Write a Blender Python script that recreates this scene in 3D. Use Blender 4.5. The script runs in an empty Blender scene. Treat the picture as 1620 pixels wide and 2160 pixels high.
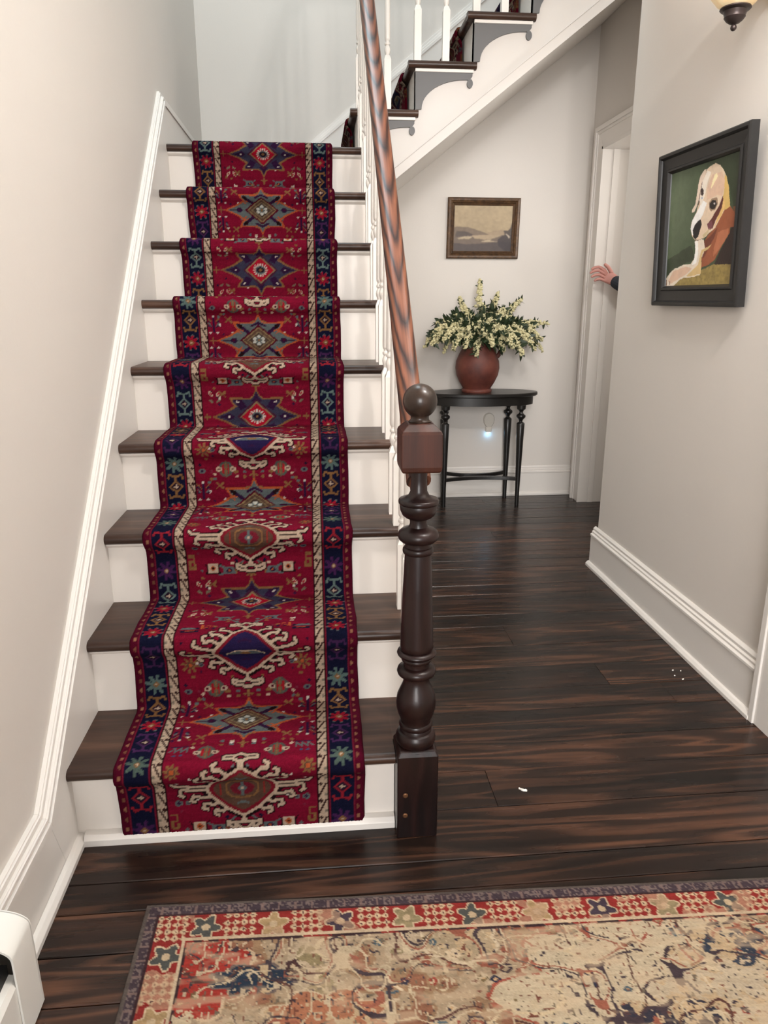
import bpy, bmesh, math, random
import numpy as np
from mathutils import Vector, Matrix, noise as mnoise

SC = bpy.context.scene
COL = SC.collection

# ------------------------------------------------------------------ camera
CAMH, PITCH, YAW, FPX = 1.18684, 0.276656, 0.0917445, 1545.16
cd = bpy.data.cameras.new('camera')
cd.sensor_fit = 'VERTICAL'
cd.sensor_height = 36.0
cd.sensor_width = 27.0
cd.lens = FPX / 2160.0 * 36.0
cd.clip_start = 0.05
camo = bpy.data.objects.new('camera', cd)
COL.objects.link(camo)
fw = Vector((math.sin(YAW) * math.cos(PITCH), math.cos(YAW) * math.cos(PITCH), -math.sin(PITCH)))
rt = Vector((math.cos(YAW), -math.sin(YAW), 0))
up = rt.cross(fw)
camo.matrix_world = Matrix(((rt.x, up.x, -fw.x, 0), (rt.y, up.y, -fw.y, 0), (rt.z, up.z, -fw.z, CAMH), (0, 0, 0, 1)))
SC.camera = camo

# ------------------------------------------------------------------ exposure, world, lights
SC.view_settings.view_transform = 'Standard'
SC.view_settings.look = 'None'
SC.view_settings.gamma = 1.0
SC.view_settings.use_curve_mapping = False
SC.view_settings.exposure = 0.10

w = bpy.data.worlds.new('world')
SC.world = w
w.use_nodes = True
w.node_tree.nodes['Background'].inputs[0].default_value = (0.93, 0.96, 1.0, 1)
w.node_tree.nodes['Background'].inputs[1].default_value = 0.40

def light(name, kind, loc, energy, color, size=0.1, rot=(0, 0, 0), sy=None):
    l = bpy.data.lights.new(name, kind)
    l.energy = energy
    l.color = color
    if kind == 'AREA':
        l.size = size
        if sy:
            l.shape = 'RECTANGLE'; l.size_y = sy
    else:
        l.shadow_soft_size = size
    o = bpy.data.objects.new(name, l)
    o.location = loc
    o.rotation_euler = rot
    COL.objects.link(o)
    return o

WARM = (1.0, 0.975, 0.95)
light('entry_ceiling_bulb', 'POINT', (0.98, 0.96, 2.46), 29, WARM, 0.035)
light('entry_ceiling_bulb', 'POINT', (0.84, 1.08, 2.46), 29, WARM, 0.035)
light('hall_ceiling_fill', 'AREA', (0.80, 1.45, 2.60), 13, WARM, 0.5, (0, 0, 0), 1.4)  # unseen area light added to even out the hall, imitates ceiling bounce
light('passage_fill', 'AREA', (1.47, 3.26, 1.92), 4.2, WARM, 0.20, tuple(Vector((-.75, 1.2, -1.2)).to_track_quat('-Z', 'Y').to_euler()))  # hidden light added to brighten the hall wall, stands in for side-room light
light('stairwell_daylight', 'AREA', (-.1, 3.2, 5.0), 54, (0.76, 0.93, 1.0), 0.9, (0, 0, 0), 1.8)
light('front_fill', 'AREA', (-0.8, -5.0, 2.0), 400, (1.0, 0.98, 0.965), 2.6, (math.radians(87), 0, math.radians(-8)), 2.6)  # large light added behind the camera as even frontal fill
light('side_room_daylight', 'AREA', (2.9, 3.55, 1.7), 22, (1.0, 0.96, 0.91), 0.9, (0, math.radians(90), 0), 1.2)

# ------------------------------------------------------------------ mesh helpers
class MB:
    def __init__(s):
        s.v = []; s.f = []; s.pl = []; s.cur = 0.0
    def add(s, vs, fs):
        o = len(s.v)
        s.v.extend([tuple(p) for p in vs])
        for f in fs:
            s.f.append(tuple(i + o for i in f)); s.pl.append(s.cur)
        return s
    def box(s, x0, x1, y0, y1, z0, z1):
        return s.add([(x0, y0, z0), (x1, y0, z0), (x1, y1, z0), (x0, y1, z0), (x0, y0, z1), (x1, y0, z1), (x1, y1, z1), (x0, y1, z1)],
                     [(0, 3, 2, 1), (4, 5, 6, 7), (0, 1, 5, 4), (1, 2, 6, 5), (2, 3, 7, 6), (3, 0, 4, 7)])
    def prism(s, pts, lo, hi, axis):
        """pts: polygon; axis 'x': pts are (y,z) run lo..hi in x; 'y': (x,z); 'z': (x,y)"""
        def mk(p, t):
            a, b = p
            return {'x': (t, a, b), 'y': (a, t, b), 'z': (a, b, t)}[axis]
        n = len(pts)
        vs = [mk(p, lo) for p in pts] + [mk(p, hi) for p in pts]
        fs = [tuple(range(n)), tuple(range(2 * n - 1, n - 1, -1))]
        fs += [(i, i + n, (i + 1) % n + n, (i + 1) % n) for i in range(n)]
        return s.add(vs, fs)
    def lathe(s, prof, cx=0, cy=0, seg=40):
        vs = []; fs = []
        for z, r in prof:
            for k in range(seg):
                a = 2 * math.pi * k / seg
                vs.append((cx + r * math.cos(a), cy + r * math.sin(a), z))
        m = len(prof)
        for i in range(m - 1):
            for k in range(seg):
                k2 = (k + 1) % seg
                fs.append((i * seg + k, i * seg + k2, (i + 1) * seg + k2, (i + 1) * seg + k))
        fs.append(tuple(range(seg - 1, -1, -1)))
        fs.append(tuple(range((m - 1) * seg, m * seg)))
        return s.add(vs, fs)
    def rings(s, rings, cap=True):
        """list of closed loops with equal counts"""
        n = len(rings[0]); vs = [p for r in rings for p in r]; fs = []
        for i in range(len(rings) - 1):
            for k in range(n):
                k2 = (k + 1) % n
                fs.append((i * n + k, i * n + k2, (i + 1) * n + k2, (i + 1) * n + k))
        if cap:
            fs.append(tuple(range(n - 1, -1, -1)))
            fs.append(tuple(range((len(rings) - 1) * n, len(rings) * n)))
        return s.add(vs, fs)
    def tube(s, path, rad, seg=8):
        path = [Vector(p) for p in path]
        n = len(path)
        if not hasattr(rad, '__len__'):
            rad = [rad] * n
        rr = []
        ref = Vector((0, 0, 1))
        for i, p in enumerate(path):
            t = (path[min(i + 1, n - 1)] - path[max(i - 1, 0)]).normalized()
            if abs(t.dot(ref)) > 0.95:
                ref = Vector((1, 0, 0)) if abs(t.x) < 0.9 else Vector((0, 1, 0))
            a = t.cross(ref).normalized(); b = a.cross(t)
            ref = b
            rr.append([tuple(p + (a * math.cos(2 * math.pi * k / seg) + b * math.sin(2 * math.pi * k / seg)) * rad[i]) for k in range(seg)])
        return s.rings(rr)
    def ico(s, c, r, sc=(1, 1, 1)):
        t = (1 + 5 ** .5) / 2
        base = [(-1, t, 0), (1, t, 0), (-1, -t, 0), (1, -t, 0), (0, -1, t), (0, 1, t), (0, -1, -t), (0, 1, -t), (t, 0, -1), (t, 0, 1), (-t, 0, -1), (-t, 0, 1)]
        k = r / math.sqrt(1 + t * t)
        return s.add([(c[0] + x * k * sc[0], c[1] + y * k * sc[1], c[2] + z * k * sc[2]) for x, y, z in base],
                     [(0, 11, 5), (0, 5, 1), (0, 1, 7), (0, 7, 10), (0, 10, 11), (1, 5, 9), (5, 11, 4), (11, 10, 2), (10, 7, 6), (7, 1, 8),
                      (3, 9, 4), (3, 4, 2), (3, 2, 6), (3, 6, 8), (3, 8, 9), (4, 9, 5), (2, 4, 11), (6, 2, 10), (8, 6, 7), (9, 8, 1)])
    def build(s, name, m=None, parent=None, smooth=0, bevel=0, seg=2, recalc=True):
        me = bpy.data.meshes.new(name)
        me.from_pydata(s.v, [], s.f)
        if any(s.pl):
            at = me.attributes.new('piece', 'FLOAT', 'FACE')
            at.data.foreach_set('value', s.pl)
        if recalc:
            bm = bmesh.new(); bm.from_mesh(me)
            bmesh.ops.recalc_face_normals(bm, faces=bm.faces)
            bm.to_mesh(me); bm.free()
        if m:
            me.materials.append(m)
        o = bpy.data.objects.new(name, me)
        COL.objects.link(o)
        if parent:
            o.parent = parent
            o.matrix_parent_inverse = Matrix.Translation(parent.location).inverted()
        if smooth:
            me.polygons.foreach_set('use_smooth', [True] * len(me.polygons))
            if smooth < 180:
                bm = bmesh.new(); bm.from_mesh(me)
                th = math.radians(smooth)
                for e in bm.edges:
                    if len(e.link_faces) == 2 and e.calc_face_angle(0) > th:
                        e.smooth = False
                bm.to_mesh(me); bm.free()
        if bevel:
            b = o.modifiers.new('bevel', 'BEVEL')
            b.width = bevel; b.segments = seg; b.limit_method = 'ANGLE'; b.angle_limit = math.radians(35)
            b.harden_normals = False
        return o

def tag(o, label=None, cat=None, group=None, kind=None):
    if label: o['label'] = label
    if cat: o['category'] = cat
    if group: o['group'] = group
    if kind: o['kind'] = kind
    return o

def thing(name, loc, label, cat, group=None):
    o = bpy.data.objects.new(name, None)
    o.empty_display_size = 0.1
    o.location = loc
    COL.objects.link(o)
    return tag(o, label, cat, group)

def struct(o):
    o['kind'] = 'structure'
    return o

# ------------------------------------------------------------------ material helpers
def lin(c):
    if max(c) > 1.0:
        c = [x / 255.0 for x in c]
    return tuple((x / 12.92 if x <= 0.04045 else ((x + 0.055) / 1.055) ** 2.4) for x in c[:3])

class NT:
    def __init__(s, name):
        s.m = bpy.data.materials.new(name); s.m.use_nodes = True
        s.t = s.m.node_tree; s.b = s.t.nodes['Principled BSDF']
    def n(s, typ, **kw):
        nd = s.t.nodes.new(typ)
        for k, v in kw.items():
            if k in nd.inputs.keys() if isinstance(k, str) else False:
                nd.inputs[k].default_value = v
            else:
                setattr(nd, k, v)
        return nd
    def l(s, a, b): s.t.links.new(a, b)
    def coord(s, scale=(1, 1, 1), rot=(0, 0, 0), loc=(0, 0, 0)):
        tc = s.n('ShaderNodeTexCoord'); mr = s.n('ShaderNodeMapping'); mp = s.n('ShaderNodeMapping')
        mr.inputs['Rotation'].default_value = rot
        mp.inputs['Scale'].default_value = scale; mp.inputs['Location'].default_value = loc
        s.l(tc.outputs['Object'], mr.inputs['Vector']); s.l(mr.outputs['Vector'], mp.inputs['Vector'])
        return mp.outputs['Vector']
    def noise(s, vec, scale=1, detail=4, rough=.55, dist=0):
        nd = s.n('ShaderNodeTexNoise')
        nd.inputs['Scale'].default_value = scale; nd.inputs['Detail'].default_value = detail
        nd.inputs['Roughness'].default_value = rough; nd.inputs['Distortion'].default_value = dist
        s.l(vec, nd.inputs['Vector'])
        return nd.outputs['Fac']
    def math(s, op, a, b=None, clamp=False):
        nd = s.n('ShaderNodeMath'); nd.operation = op; nd.use_clamp = clamp
        for i, x in enumerate((a, b)):
            if x is None: continue
            if isinstance(x, (int, float)): nd.inputs[i].default_value = x
            else: s.l(x, nd.inputs[i])
        return nd.outputs[0]
    def ramp(s, fac, stops):
        nd = s.n('ShaderNodeValToRGB')
        cr = nd.color_ramp
        while len(cr.elements) < len(stops): cr.elements.new(0.5)
        for e, (p, c) in zip(cr.elements, stops):
            e.position = p
            e.color = (c[0], c[1], c[2], 1) if hasattr(c, '__len__') else (c, c, c, 1)
        s.l(fac, nd.inputs['Fac'])
        return nd.outputs['Color']
    def mix(s, fac, a, b, mode='MIX'):
        nd = s.n('ShaderNodeMix'); nd.data_type = 'RGBA'; nd.blend_type = mode
        for sock, x in ((nd.inputs[0], fac), (nd.inputs[6], a), (nd.inputs[7], b)):
            if isinstance(x, (int, float)): sock.default_value = x
            elif isinstance(x, tuple): sock.default_value = (x[0], x[1], x[2], 1)
            else: s.l(x, sock)
        return nd.outputs[2]
    def set(s, base=None, rough=None, metal=None, spec=None, coat=None, sheen=None):
        for key, x in (('Base Color', base), ('Roughness', rough), ('Metallic', metal), ('Specular IOR Level', spec), ('Coat Weight', coat), ('Sheen Weight', sheen)):
            if x is None: continue
            if isinstance(x, (int, float)): s.b.inputs[key].default_value = x
            elif isinstance(x, tuple): s.b.inputs[key].default_value = (x[0], x[1], x[2], 1)
            else: s.l(x, s.b.inputs[key])
    def bump(s, h, strength=.2, dist=.01):
        nd = s.n('ShaderNodeBump'); nd.inputs['Strength'].default_value = strength; nd.inputs['Distance'].default_value = dist
        s.l(h, nd.inputs['Height']); s.l(nd.outputs['Normal'], s.b.inputs['Normal'])

def paint(name, col, rough=.5, var=.04, bump=.08, bscale=60):
    t = NT(name)
    v = t.coord()
    n1 = t.noise(v, 3.0, 3)
    c = lin(col)
    base = t.mix(n1, tuple(x * (1 - var) for x in c), tuple(min(1, x * (1 + var)) for x in c))
    t.set(base, rough)
    if bump: t.bump(t.noise(v, bscale, 3), bump, .004)
    return t.m

def wood(name, dark, light, along='x', rough=.3, rings=38, stretch=9, scale=1.0, contrast=(.42, .62), rot=(0, 0, 0), coat=0, fiber=.35, patch=True, usepiece=False, sharp=1.6, knots=False):
    """grain made from contour lines of a stretched noise, plus fine fibres"""
    t = NT(name)
    k = {'x': (1, stretch, stretch), 'y': (stretch, 1, stretch), 'z': (stretch, stretch, 1)}[along]
    v = t.coord(tuple(q * scale for q in k), rot)
    if usepiece:
        at = t.n('ShaderNodeAttribute'); at.attribute_name = 'piece'
        cb = t.n('ShaderNodeCombineXYZ')
        t.l(t.math('MULTIPLY', at.outputs['Fac'], 37.0), cb.inputs[0]); t.l(t.math('MULTIPLY', at.outputs['Fac'], 91.0), cb.inputs[2])
        va = t.n('ShaderNodeVectorMath'); va.operation = 'ADD'
        t.l(v, va.inputs[0]); t.l(cb.outputs[0], va.inputs[1]); v = va.outputs[0]
    n1 = t.noise(v, 1.0, 2.5, .5, .25)
    if knots:
        vo = t.n('ShaderNodeTexVoronoi'); vo.inputs['Scale'].default_value = .62; t.l(v, vo.inputs['Vector'])
        kd = t.math('SUBTRACT', 1.0, t.math('MULTIPLY', vo.outputs['Distance'], 3.6), clamp=True)
        n1 = t.math('ADD', n1, t.math('MULTIPLY', t.math('MULTIPLY', kd, kd), .30))
    s = t.math('ADD', t.math('MULTIPLY', t.math('SINE', t.math('MULTIPLY', n1, rings * 2.0)), .5), .5)
    s = t.math('POWER', s, sharp)
    kf = {'x': (3, 260, 260), 'y': (260, 3, 260), 'z': (260, 260, 3)}[along]
    vf = t.coord(tuple(q * scale for q in kf), rot)
    f = t.noise(vf, 1.0, 3, .6)
    fac = t.math('ADD', t.math('MULTIPLY', s, 1 - fiber), t.math('MULTIPLY', f, fiber))
    if patch:
        p = t.noise(v, .9, 4, .6)
        pm = t.ramp(p, [(contrast[0], 0.0), (contrast[1], 1.0)])
        fac = t.math('MULTIPLY', fac, t.math('ADD', t.math('MULTIPLY', pm, .8), .2))
    if usepiece:
        fac = t.math('MULTIPLY', fac, t.math('ADD', t.math('MULTIPLY', at.outputs['Fac'], .9), .5))
    base = t.ramp(fac, [(0.05, lin(dark)), (0.85, lin(light))])
    r = t.math('ADD', t.math('MULTIPLY', t.noise(v, 2.5, 3), .16), rough - .08)
    t.set(base, r, coat=coat, spec=.32)
    t.bump(fac, .12, .002)
    return t.m

M = {}
M['wall'] = paint('wall_paint', (212, 206, 199), .55, .02, .06, 90)
M['trim'] = paint('trim_paint', (222, 217, 211), .34, .015, 0, 25)
M['string'] = paint('string_paint_dimmed', (204, 198, 192), .4, .015, 0, 25)  # white trim colour darkened to offset the strong light on the string
M['riser'] = paint('riser_paint', (224, 217, 209), .38, .02, 0, 20)
M['white'] = paint('baluster_paint', (230, 225, 218), .34, .01, 0, 30)
M['heater'] = paint('heater_enamel', (226, 224, 218), .35, .01, .01, 30)
M['bracket'] = paint('bracket_paint', (92, 91, 91), .5, .03, .05, 30)
M['door'] = paint('door_paint', (228, 220, 208), .35, .02, 0, 18)
M['floor'] = wood('plank_floor', (20, 14, 12), (96, 63, 46), 'x', .27, 26, 11, .9, (.38, .72), usepiece=True, fiber=.42, coat=.0, sharp=2.4, knots=True)
M['tread'] = wood('tread_wood', (38, 25, 20), (88, 62, 48), 'x', .34, 10, 12, 1.6, (.3, .6), fiber=.6)
M['newel'] = wood('newel_wood', (14, 8, 8), (38, 19, 17), 'z', .36, 8, 7, 2.0, (.3, .6), fiber=.5, coat=.08)
M['newelcap'] = wood('newel_cap_wood', (30, 15, 11), (76, 38, 25), 'z', .42, 8, 7, 2.0, (.3, .6), fiber=.55, coat=.0)
M['newelball'] = wood('newel_ball_wood', (24, 18, 15), (62, 46, 37), 'z', .32, 8, 7, 2.0, (.3, .6), fiber=.55, coat=.15)
M['rail'] = wood('handrail_oak', (22, 13, 11), (128, 79, 56), 'y', .33, 13, 8, 1.7, (.05, .3), rot=(-math.atan(.949), 0, 0), fiber=.32, coat=.15, sharp=.42)
M['black'] = paint('black_lacquer', (24, 22, 21), .32, .15, .05, 40)
M['frameblack'] = paint('black_frame_paint', (22, 21, 21), .42, .05, .05, 60)

def rail_wood(name):
    """plain sawn oak: nested dark U shaped growth lines along the top of the rail"""
    t = NT(name)
    v = t.coord((1, 1, 1), (-math.atan(.949), 0, 0))
    sx = t.n('ShaderNodeSeparateXYZ'); t.l(v, sx.inputs[0])
    u = t.math('MULTIPLY', t.math('SUBTRACT', sx.outputs[0], .214), 1 / .0265)
    u2 = t.math('MULTIPLY', u, u)
    n1 = t.noise(t.coord((30, 5, 30), (-math.atan(.949), 0, 0)), 1, 3, .6)
    n2 = t.noise(t.coord((9, 1.3, 9), (-math.atan(.949), 0, 0)), 1, 2)
    ph = t.math('SUBTRACT', t.math('ADD', sx.outputs[1], t.math('ADD', t.math('MULTIPLY', n1, .12), t.math('MULTIPLY', n2, .55))), t.math('MULTIPLY', u2, t.math('ADD', t.math('MULTIPLY', n2, .30), .06)))
    s = t.math('ADD', t.math('MULTIPLY', t.math('SINE', t.math('MULTIPLY', ph, 38.0)), .5), .5)
    s = t.math('POWER', s, .36)
    f = t.noise(t.coord((300, 5, 300), (-math.atan(.949), 0, 0)), 1, 3, .6)
    fac = t.math('ADD', t.math('MULTIPLY', s, .72), t.math('MULTIPLY', f, .36))
    base = t.ramp(fac, [(.18, lin((26, 15, 13))), (.52, lin((64, 38, 30))), (.72, lin((92, 55, 40))), (.95, lin((120, 74, 53)))])
    t.set(base, .36, coat=.08, spec=.3)
    t.bump(fac, .1, .002)
    return t.m
M['rail'] = rail_wood('handrail_oak')

def attr_mat(name, rough=.95, sheen=0, bump=(.4, .003, 500), noise_var=.12, spec=.5):
    t = NT(name)
    at = t.n('ShaderNodeAttribute'); at.attribute_name = 'dye'
    v = t.coord()
    n1 = t.noise(v, bump[2], 2)
    n2 = t.noise(v, 30, 4)
    g = t.math('ADD', t.math('MULTIPLY', t.math('ADD', n1, n2), noise_var), 1 - noise_var)
    base = t.mix(1.0, at.outputs['Color'], t.ramp(g, [(0, 0.0), (1, 1.0)]), 'MULTIPLY')
    t.set(base, rough, sheen=sheen, spec=spec)
    t.bump(n1, bump[0], bump[1])
    return t.m

# ================================================================== STRUCTURE
G, R, Y0 = 0.22634, 0.2, 1.4437           # going, rise, first nosing
XL, XR = -0.567, 0.217                     # skirt face, baluster line
WL, WB, WR, WH = -0.590, 4.50, 1.285, 1.62 # wall planes: left, back, right, hall side
def nose(i): return Y0 + G * (i - 1)

# floor of wide planks running across the hall
pe = [-1.5, -1.36, -1.22, -1.07, -.95, -.80, -.66, -.52, -.38, -.22, -.08, .08, .22, .36, .50, .63, .77, .91, 1.046, 1.152, 1.203 + .05, 1.334, 1.501, 1.648, 1.782, 1.931, 2.057, 2.205,
      2.36, 2.528, 2.638, 2.844, 2.952, 3.159, 3.27, 3.395, 3.584, 3.741, 3.855, 3.968, 4.158, 4.287, 4.40, 4.52]
random.seed(5)
fl = MB()
for a, b in zip(pe[:-1], pe[1:]):
    fl.cur = random.uniform(.62, .95) if b < 1.3 else random.uniform(.15, .85)
    xs = [-.60, 3.2]
    if random.random() < .45:
        xs.insert(1, random.uniform(.3, 1.1))
    for x0, x1 in zip(xs[:-1], xs[1:]):
        fl.cur = min(1, max(.1, fl.cur + random.uniform(-.2, .2)))
        g = .0012
        dz = random.uniform(-.0006, .0006)
        fl.prism([(a + g, -.02), (b - g, -.02), (b - g, -.002 + dz), (b - g - .0015, dz), (a + g + .0015, dz), (a + g, -.002 + dz)], x0 + .0006, x1 - .0006, 'x')
fl.cur = .1
fl.box(-.60, 3.2, -1.5, 4.52, -.05, -.018)
struct(fl.build('floor', M['floor']))

def wallbox(name, *b, m='wall'):
    mb = MB()
    for q in b: mb.box(*q)
    return struct(mb.build(name, M[m]))
wallbox('wall_left', (WL - .15, WL, -1.5, WB, -.05, 5.3))
wallbox('wall_back', (WL - .15, 3.35, WB, WB + .15, -.05, 5.3))
wallbox('wall_right', (WR, WH, -1.5, 3.14, -.05, 5.3))
DY0, DY1, DZ = 3.45, 4.29, 2.02            # doorway in the hall side wall
wallbox('wall_hall', (WH, WH + .13, 3.14, DY0, -.05, 5.3), (WH, WH + .13, DY1, WB, -.05, 5.3), (WH, WH + .13, DY0, DY1, DZ, 5.3))
wallbox('wall_far', (3.2, 3.35, 3.0, WB, -.05, 2.75), (WH, 3.35, 3.0, 3.14, -.05, 2.75))
wallbox('ceiling', (WL, WR, -1.5, 1.25, 2.62, 2.74), (.25, WR, 1.25, 3.1, 2.62, 2.74), (WL, WR, -1.5, 3.1, 5.2, 5.3), (WH + .13, 3.2, 3.14, WB, 2.62, 2.74), m='wall')

# baseboards with stepped cap and shoe
def base_profile(h, t=.022, shoe=True, f=1):
    """(offset from wall, z) outline"""
    p = [(0, 0)]
    if shoe: p += [(t + .016, 0), (t + .016, .012), (t + .008, .021), (t, .023)]
    else: p += [(t, 0)]
    p += [(t, h - .045), (t + .004, h - .043), (t + .004, h - .034), (t - .005, h - .030), (t - .003, h - .022), (t - .010, h - .018), (t - .009, h - .008), (.004, h), (0, h)]
    return p
mb = MB()
mb.prism([(WR - o, z) for o, z in base_profile(.19)], 1.815, 3.165, 'y')
struct(mb.build('baseboard_right', M['trim'], bevel=.0012))
mb = MB()
mb.prism([(WB - o, z) for o, z in base_profile(.19, .018)], .26, WH, 'x')
struct(mb.build('baseboard_back', M['trim'], bevel=.0012))

# stair skirt board on the left wall, kinked down to the entry baseboard
KY, KZ, SL = 1.315, .195, .868
TY, TZ = 3.262, 1.985
def off(line, d):
    """offset polyline (y,z) downwards by perpendicular distance d"""
    out = []
    for i, p in enumerate(line):
        a = line[max(i - 1, 0)]; b = line[min(i + 1, len(line) - 1)]
        ns = []
        for q0, q1 in ((a, p), (p, b)):
            dx, dz = q1[0] - q0[0], q1[1] - q0[1]
            L = math.hypot(dx, dz)
            if L > 1e-6: ns.append((dz / L, -dx / L))
        nx = sum(n[0] for n in ns); nz = sum(n[1] for n in ns); L = math.hypot(nx, nz); nx /= L; nz /= L
        c = nx * ns[0][0] + nz * ns[0][1]
        out.append((p[0] + nx * d / c, p[1] + nz * d / c))
    return out
top = [(1.08, KZ), (KY, KZ), (TY, TZ), (WB, TZ)]
sk = MB()
def lay(d0, d1, x1):
    a = off(top, d0); b = off(top, d1)
    for i in range(3):
        sk.prism([a[i], a[i + 1], b[i + 1], b[i]], WL, x1, 'x')
a, b = off(top, .044), off(top, .34)
for i in (1, 2):
    sk.prism([a[i], a[i + 1], b[i + 1], b[i]], WL, XL, 'x')
sk.prism([(1.08, 0), (KY + .2, 0), (KY + .2, .24), (KY, .153), (1.08, .153)], WL, XL - .0005, 'x')
sk.prism([(KY, .10), (KY + .2, .24), (KY + .2, 0), (3.6, 1.4), (3.6, 1.9), (KY + .1, .2)], WL, XL - .0006, 'x')
lay(.030, .046, XL + .005); lay(.016, .030, XL - .003); lay(.018, .026, XL + .001); lay(.004, .016, XL - .009); lay(.0, .008, XL - .013)
struct(sk.build('trim_stair_skirt', M['trim'], bevel=.001))
mb = MB()
mb.prism([(XL, 0), (XL + .018, 0), (XL + .018, .012), (XL + .010, .021), (XL, .023)], .95, 1.471, 'y')
struct(mb.build('baseboard_left', M['trim'], bevel=.001))

# sloped skirt on the back wall along the upper flight
US, UR = .253, .1915
sl = UR / US
mb = MB()
def usk(d0, d1, y):
    z0 = lambda x: 2.052 + sl * 1.05 * (x - .003)
    xa = -.09
    mb.prism([(xa, z0(xa) - d0), (1.62, z0(1.62) - d0), (1.62, z0(1.62) - d1), (xa, z0(xa) - d1)], y, WB, 'y')
usk(.05, .26, WB - .022); usk(.034, .052, WB - .027); usk(.018, .036, WB - .018); usk(0, .02, WB - .011)
mb.prism([(WL, 1.8), (-.06, 1.8), (-.06, 1.985), (WL, 1.985)], WB - .02, WB, 'y')
struct(mb.build('trim_upper_skirt', M['trim'], bevel=.001))

# doorway casing on the hall side wall (mitred, stepped) with jamb lining
mb = MB()
def casing(mb, x, y0, y1, zt, wd, sgn):
    """flat casing around opening y0..y1 up to zt on plane x, projecting sgn"""
    steps = [(0, wd, .016), (wd - .022, wd, .030), (wd - .036, wd - .022, .022), (.0, .012, .021)]
    for a, b, t in steps:
        xx = sorted((x, x + sgn * t))
        mb.prism([(y1 + a, 0), (y1 + b, 0), (y1 + b, zt + b), (y1 + a, zt + a)], xx[0], xx[1], 'x')
        mb.prism([(y0 - a, 0), (y0 - b, 0), (y0 - b, zt + b), (y0 - a, zt + a)], xx[0], xx[1], 'x')
        mb.prism([(y0 - a, zt + a), (y0 - b, zt + b), (y1 + b, zt + b), (y1 + a, zt + a)], xx[0], xx[1], 'x')
casing(mb, WH, DY0 + .006, DY1 - .006, DZ - .006, .115, -1)
mb.box(WH - .0225, WH + .13, DY1 - .016, DY1 + .002, 0, DZ)
mb.box(WH - .002, WH + .13, DY0 - .002, DY0 + .012, 0, DZ)
mb.box(WH - .0225, WH + .13, DY0, DY1, DZ - .016, DZ + .002)
mb.box(WH + .04, WH + .075, DY1 - .022, DY1 - .012, 0, DZ)
d1 = struct(mb.build('door_1', M['trim'], bevel=.0012))
mb = MB()   # leaf swung open into the side room, six raised panels
mb.box(WH + .135, WH + .135 + .80, DY1 - .055, DY1 - .018, .012, DZ - .015)
for px0, px1 in ((.10, .37), (.45, .72)):
    for z0, z1 in ((.22, .85), (1.0, 1.55), (1.66, 1.9)):
        mb.box(WH + .135 + px0, WH + .135 + px1, DY1 - .059, DY1 - .05, z0, z1)
leaf = mb.build('door_leaf', M['door'], d1, bevel=.003)

# right side doorway casing close to the camera edge of frame
mb = MB()
mb.box(WR - .03, WR, 1.70, 1.815, 0, 2.15)
mb.box(WR - .036, WR - .028, 1.795, 1.818, 0, 2.15)
mb.box(WR - .03, WR, .85, .965, 0, 2.15)
mb.box(WR - .03, WR, .965, 1.70, 2.035, 2.15)
d2 = struct(mb.build('door_2', M['trim'], bevel=.002))
mb = MB(); mb.box(WR - .008, WR + .001, .965, 1.70, .01, 2.035)
mb.build('door_leaf', M['door'], d2)

# ================================================================== LOWER STAIRCASE
ST = thing('staircase', (-.17, nose(1), 0), 'white painted staircase with dark wooden treads climbing the left wall', 'staircase')
XE = .250
for i in range(1, 10):
    z = R * i
    yb = nose(i + 1) + .03 if i < 9 else WB - .001
    mb = MB()
    t = .028
    ys = nose(i)
    pr = [(ys + .012 - .014 * math.sin(a) - .000, z - t / 2 + t / 2 * math.cos(a)) for a in [math.pi * k / 8 for k in range(9)]]
    pr += [(yb, z - t), (yb, z)]
    if i == 1:      # notched around the newel post
        mb.prism(pr, XL - .001, .159, 'x')
        mb.box(.159, XE, 1.507, yb, z - t, z)
    else:
        mb.prism(pr, XL - .001, XE, 'x')
    mb.build('tread', M['tread'], ST, smooth=40)
    mb = MB()
    yr = ys + .028
    mb.box(XL - .001, .159 if i == 1 else .232, yr, yr + .018, z - R + (.0 if i == 1 else -.0), z - t)
    mb.build('riser', M['riser'], ST)
    mb = MB()
    mb.prism([(yr, z - t), (yr - .014, z - t), (yr - .013, z - t - .006), (yr - .004, z - t - .013), (yr, z - t - .014)], XL, .159 if i == 1 else .234, 'x')
    mb.build('cove_moulding', M['riser'], ST)
mb = MB()
mb.prism([(nose(1) + .028, 0), (nose(1) + .004, 0), (nose(1) + .004, .016), (nose(1) + .012, .026), (nose(1) + .028, .028)], XL + .017, .159, 'x')
mb.build('shoe_moulding', M['trim'], ST, bevel=.001)
mb = MB()   # closed side under the stairs on the hall side
pts = [(1.507, 0), (WB - .001, 0), (WB - .001, 1.772)]
for i in range(9, 0, -1):
    pts += [(nose(i) + .03 if i > 1 else 1.507, R * i - .028)] + ([(nose(i) + .03, R * (i - 1) - .028)] if i > 1 else [])
mb.prism(pts, .214, .233, 'x')
mb.build('side_panel', M['riser'], ST)

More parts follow.
